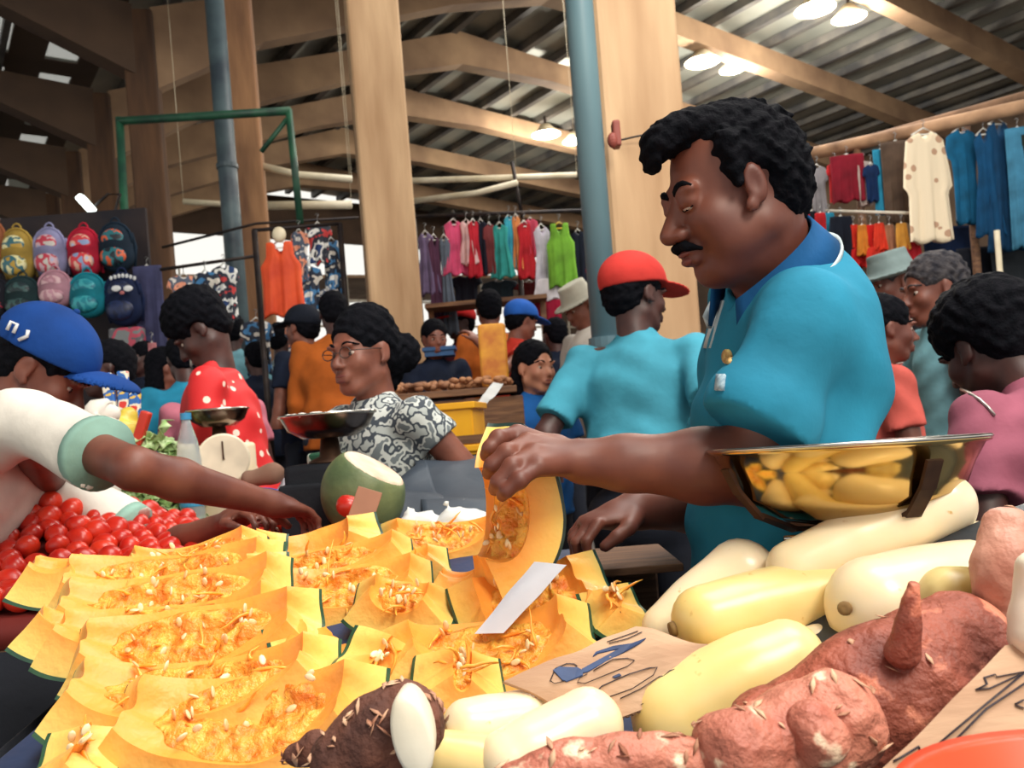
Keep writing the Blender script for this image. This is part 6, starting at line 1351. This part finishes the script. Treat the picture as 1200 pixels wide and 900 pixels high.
# backpack wall
M_board = mat('board_dark', (52, 42, 42), .9, (30, 28, 36), 3)
a, b = P(-60, 262, 6.75), P(172, 258, 6.75); q = MB(); q.bar((a.x, a.y, 1.6), (b.x, b.y, 1.6), .04, 2*(a.z-1.6)-.0); tag(q.build('display_board', M_board), 'tall dark board behind the hanging backpacks', 'board')
def backpack(label, px, py, D, wpx, hpx, m, mp, mtrim, rz=0):
    c = P(px, py, D); w_, h = wpx/F_PX*D, hpx/F_PX*D; e = empty('backpack', (c.x, c.y, c.z-h/2), label, 'backpack', 'backpacks on the dark board'); Mr = Matrix.Rotation(R(-4.5)*0+rz, 3, 'Y')
    f = Field(c-Vector((w_*.7, .14, h*.7)), c+Vector((w_*.7, .14, h*.7)), .011)
    f.ell(c+Vector((0, 0, h*.14)), (w_*.47, .085, h*.36), Mr, .02); f.ell(c-Vector((0, 0, h*.16)), (w_*.5, .095, h*.34), Mr, .07); field_obj('body', [f.mesh()], m, e, True)
    f = Field(c-Vector((w_*.7, .2, h*.7)), c+Vector((w_*.7, .1, h*.7)), .010); f.ell(c+Vector((0, -.075, -h*.20)), (w_*.38, .045, h*.2), Mr, .02); field_obj('front_pocket', [f.mesh()], mp, e, True)
    f = Field(c-Vector((w_*.7, .2, h*.7)), c+Vector((w_*.7, .1, h*.7)), .010); f.ell(c+Vector((0, -.065, h*.16)), (w_*.33, .028, h*.2), Mr, .02); field_obj('front_panel', [f.mesh()], mp, e, True)
    q = MB(); q.tube([c+Vector((w_*.49*math.cos(t), -.02, h*.14+h*.37*math.sin(t))) for t in [R(x) for x in range(-10, 191, 20)]], .009, 6); q.build('piping', mtrim, e, True)
    q = MB(); q.tube([c+Vector((.035*math.cos(t), 0, h*.5+.045*math.sin(t))) for t in [R(x) for x in range(0, 181, 30)]], .007, 6); q.build('handle', mtrim, e, True)
    for sd in (-1, 1):
        q = MB(); q.tube([c+Vector((sd*w_*.42, .03, h*.3)), c+Vector((sd*w_*.56, .0, 0)), c+Vector((sd*w_*.44, .03, -h*.4))], .012, 6); q.build('strap', mtrim, e, True)
pr = lambda n, cs: mat_multi('bag_print_'+n, cs, 13, .5)
BP = [(22, 300, 40, 62, (176, 146, 70), pr('a', [(196, 186, 110), (226, 220, 170), (60, 110, 120), (186, 150, 60)]), 'mustard backpack with a pale printed panel, top row left'), (60, 298, 38, 60, (150, 150, 190), pr('b', [(170, 176, 206), (206, 170, 180), (190, 60, 80), (200, 196, 190)]), 'lilac grey printed backpack in the top row'),
 (100, 297, 38, 58, (190, 34, 60), pr('c', [(180, 190, 220), (226, 180, 160), (210, 60, 70), (140, 160, 200)]), 'red backpack with a pale printed panel in the top row'), (137, 291, 40, 58, (28, 44, 60), pr('d', [(50, 60, 70), (210, 90, 50), (40, 110, 120), (30, 36, 46)]), 'black backpack with orange and teal print, top row right'),
 (28, 350, 42, 50, (34, 56, 60), pr('e', [(38, 62, 62), (30, 44, 50), (60, 90, 90), (34, 50, 56)]), 'dark green backpack below the mustard one'), (66, 340, 38, 44, (190, 140, 156), pr('f', [(196, 150, 164), (176, 126, 140), (206, 170, 176), (190, 140, 156)]), 'dusty pink backpack in the second row'),
 (104, 347, 42, 52, (26, 128, 146), pr('g', [(30, 136, 150), (24, 110, 130), (60, 160, 170), (28, 130, 146)]), 'turquoise backpack with a small tag, second row'), (145, 352, 42, 62, (24, 36, 70), pr('h', [(26, 38, 76), (22, 30, 60), (30, 44, 84), (26, 38, 74)]), 'navy backpack with white bear-like ears print, second row right'),
 (-2, 352, 30, 50, (30, 30, 40), pr('i', [(40, 40, 50), (160, 40, 60), (30, 30, 40), (50, 50, 60)]), 'black backpack cut off by the left edge'), (-4, 290, 26, 60, (150, 90, 60), pr('j', [(190, 110, 70), (90, 60, 50), (200, 140, 90), (150, 90, 60)]), 'brown printed backpack cut off by the left edge, top row')]
for k, (px, py, w_, h_, col, mp, lab) in enumerate(BP):
    if 'bear' in lab: lab = 'navy backpack with white marks on its top, second row right'
    backpack(lab, px, py, 6.45 if py < 320 else 6.3, w_, h_, gm(col), mp, gm(tuple(min(255, int(c*1.1)) for c in col)))
nb_ = [o for o in bpy.data.objects if o.get('label', '').startswith('navy backpack')][0]
for k in range(7):
    c = P(130+k*4.6, 326-3*math.sin(k/6*3.14), 6.17); q = MB(); q.ell(c, (.012, .006, .016)); q.build('white_mark', M_mark, nb_, True)
for sx in (136, 150): c = P(sx, 338, 6.16); q = MB(); q.ell(c, (.035, .006, .022)); q.build('white_mark', M_mark, nb_, True)
q = MB(); c = P(143, 343, 6.15); q.ell(c, (.018, .006, .014)); q.build('pink_mark', gm((214, 130, 130)), nb_, True)
c = P(150, 402, 6.3); q = MB(); q.box(c, (.23, .12, .22), None, .02); tag(q.build('clear_bag', mat_multi('clearbag', [(120, 124, 126), (180, 70, 90), (90, 90, 96), (150, 150, 150)], 8)), 'grey and pink zipped case hanging under the navy backpack', 'case')
garment('long slate purple garment right of the backpacks', 172, 312, 420, 6.4, 34, 'cloth', gm((74, 76, 112)), name='hanging_cloth')
garment('narrow pink and white scarf hanging by the dark column', 178, 402, 440, 5.6, 10, 'cloth', gm((206, 130, 136)), name='hanging_scarf')
# low counter masses to close the far side under the crowd
for k, (x0, x1, D, lab) in enumerate(((305, 470, 7.2, 'long dark covered counter far behind the woman in glasses'), (480, 720, 7.4, 'long dark covered counter under the middle rack'), (930, 1260, 7.3, 'long dark covered counter under the right-hand clothes'))):
    a, b = P(x0, 450, D), P(x1, 450, D); table(lab, a.x, b.x, D, D+.8, 1.45, None, M_blk)
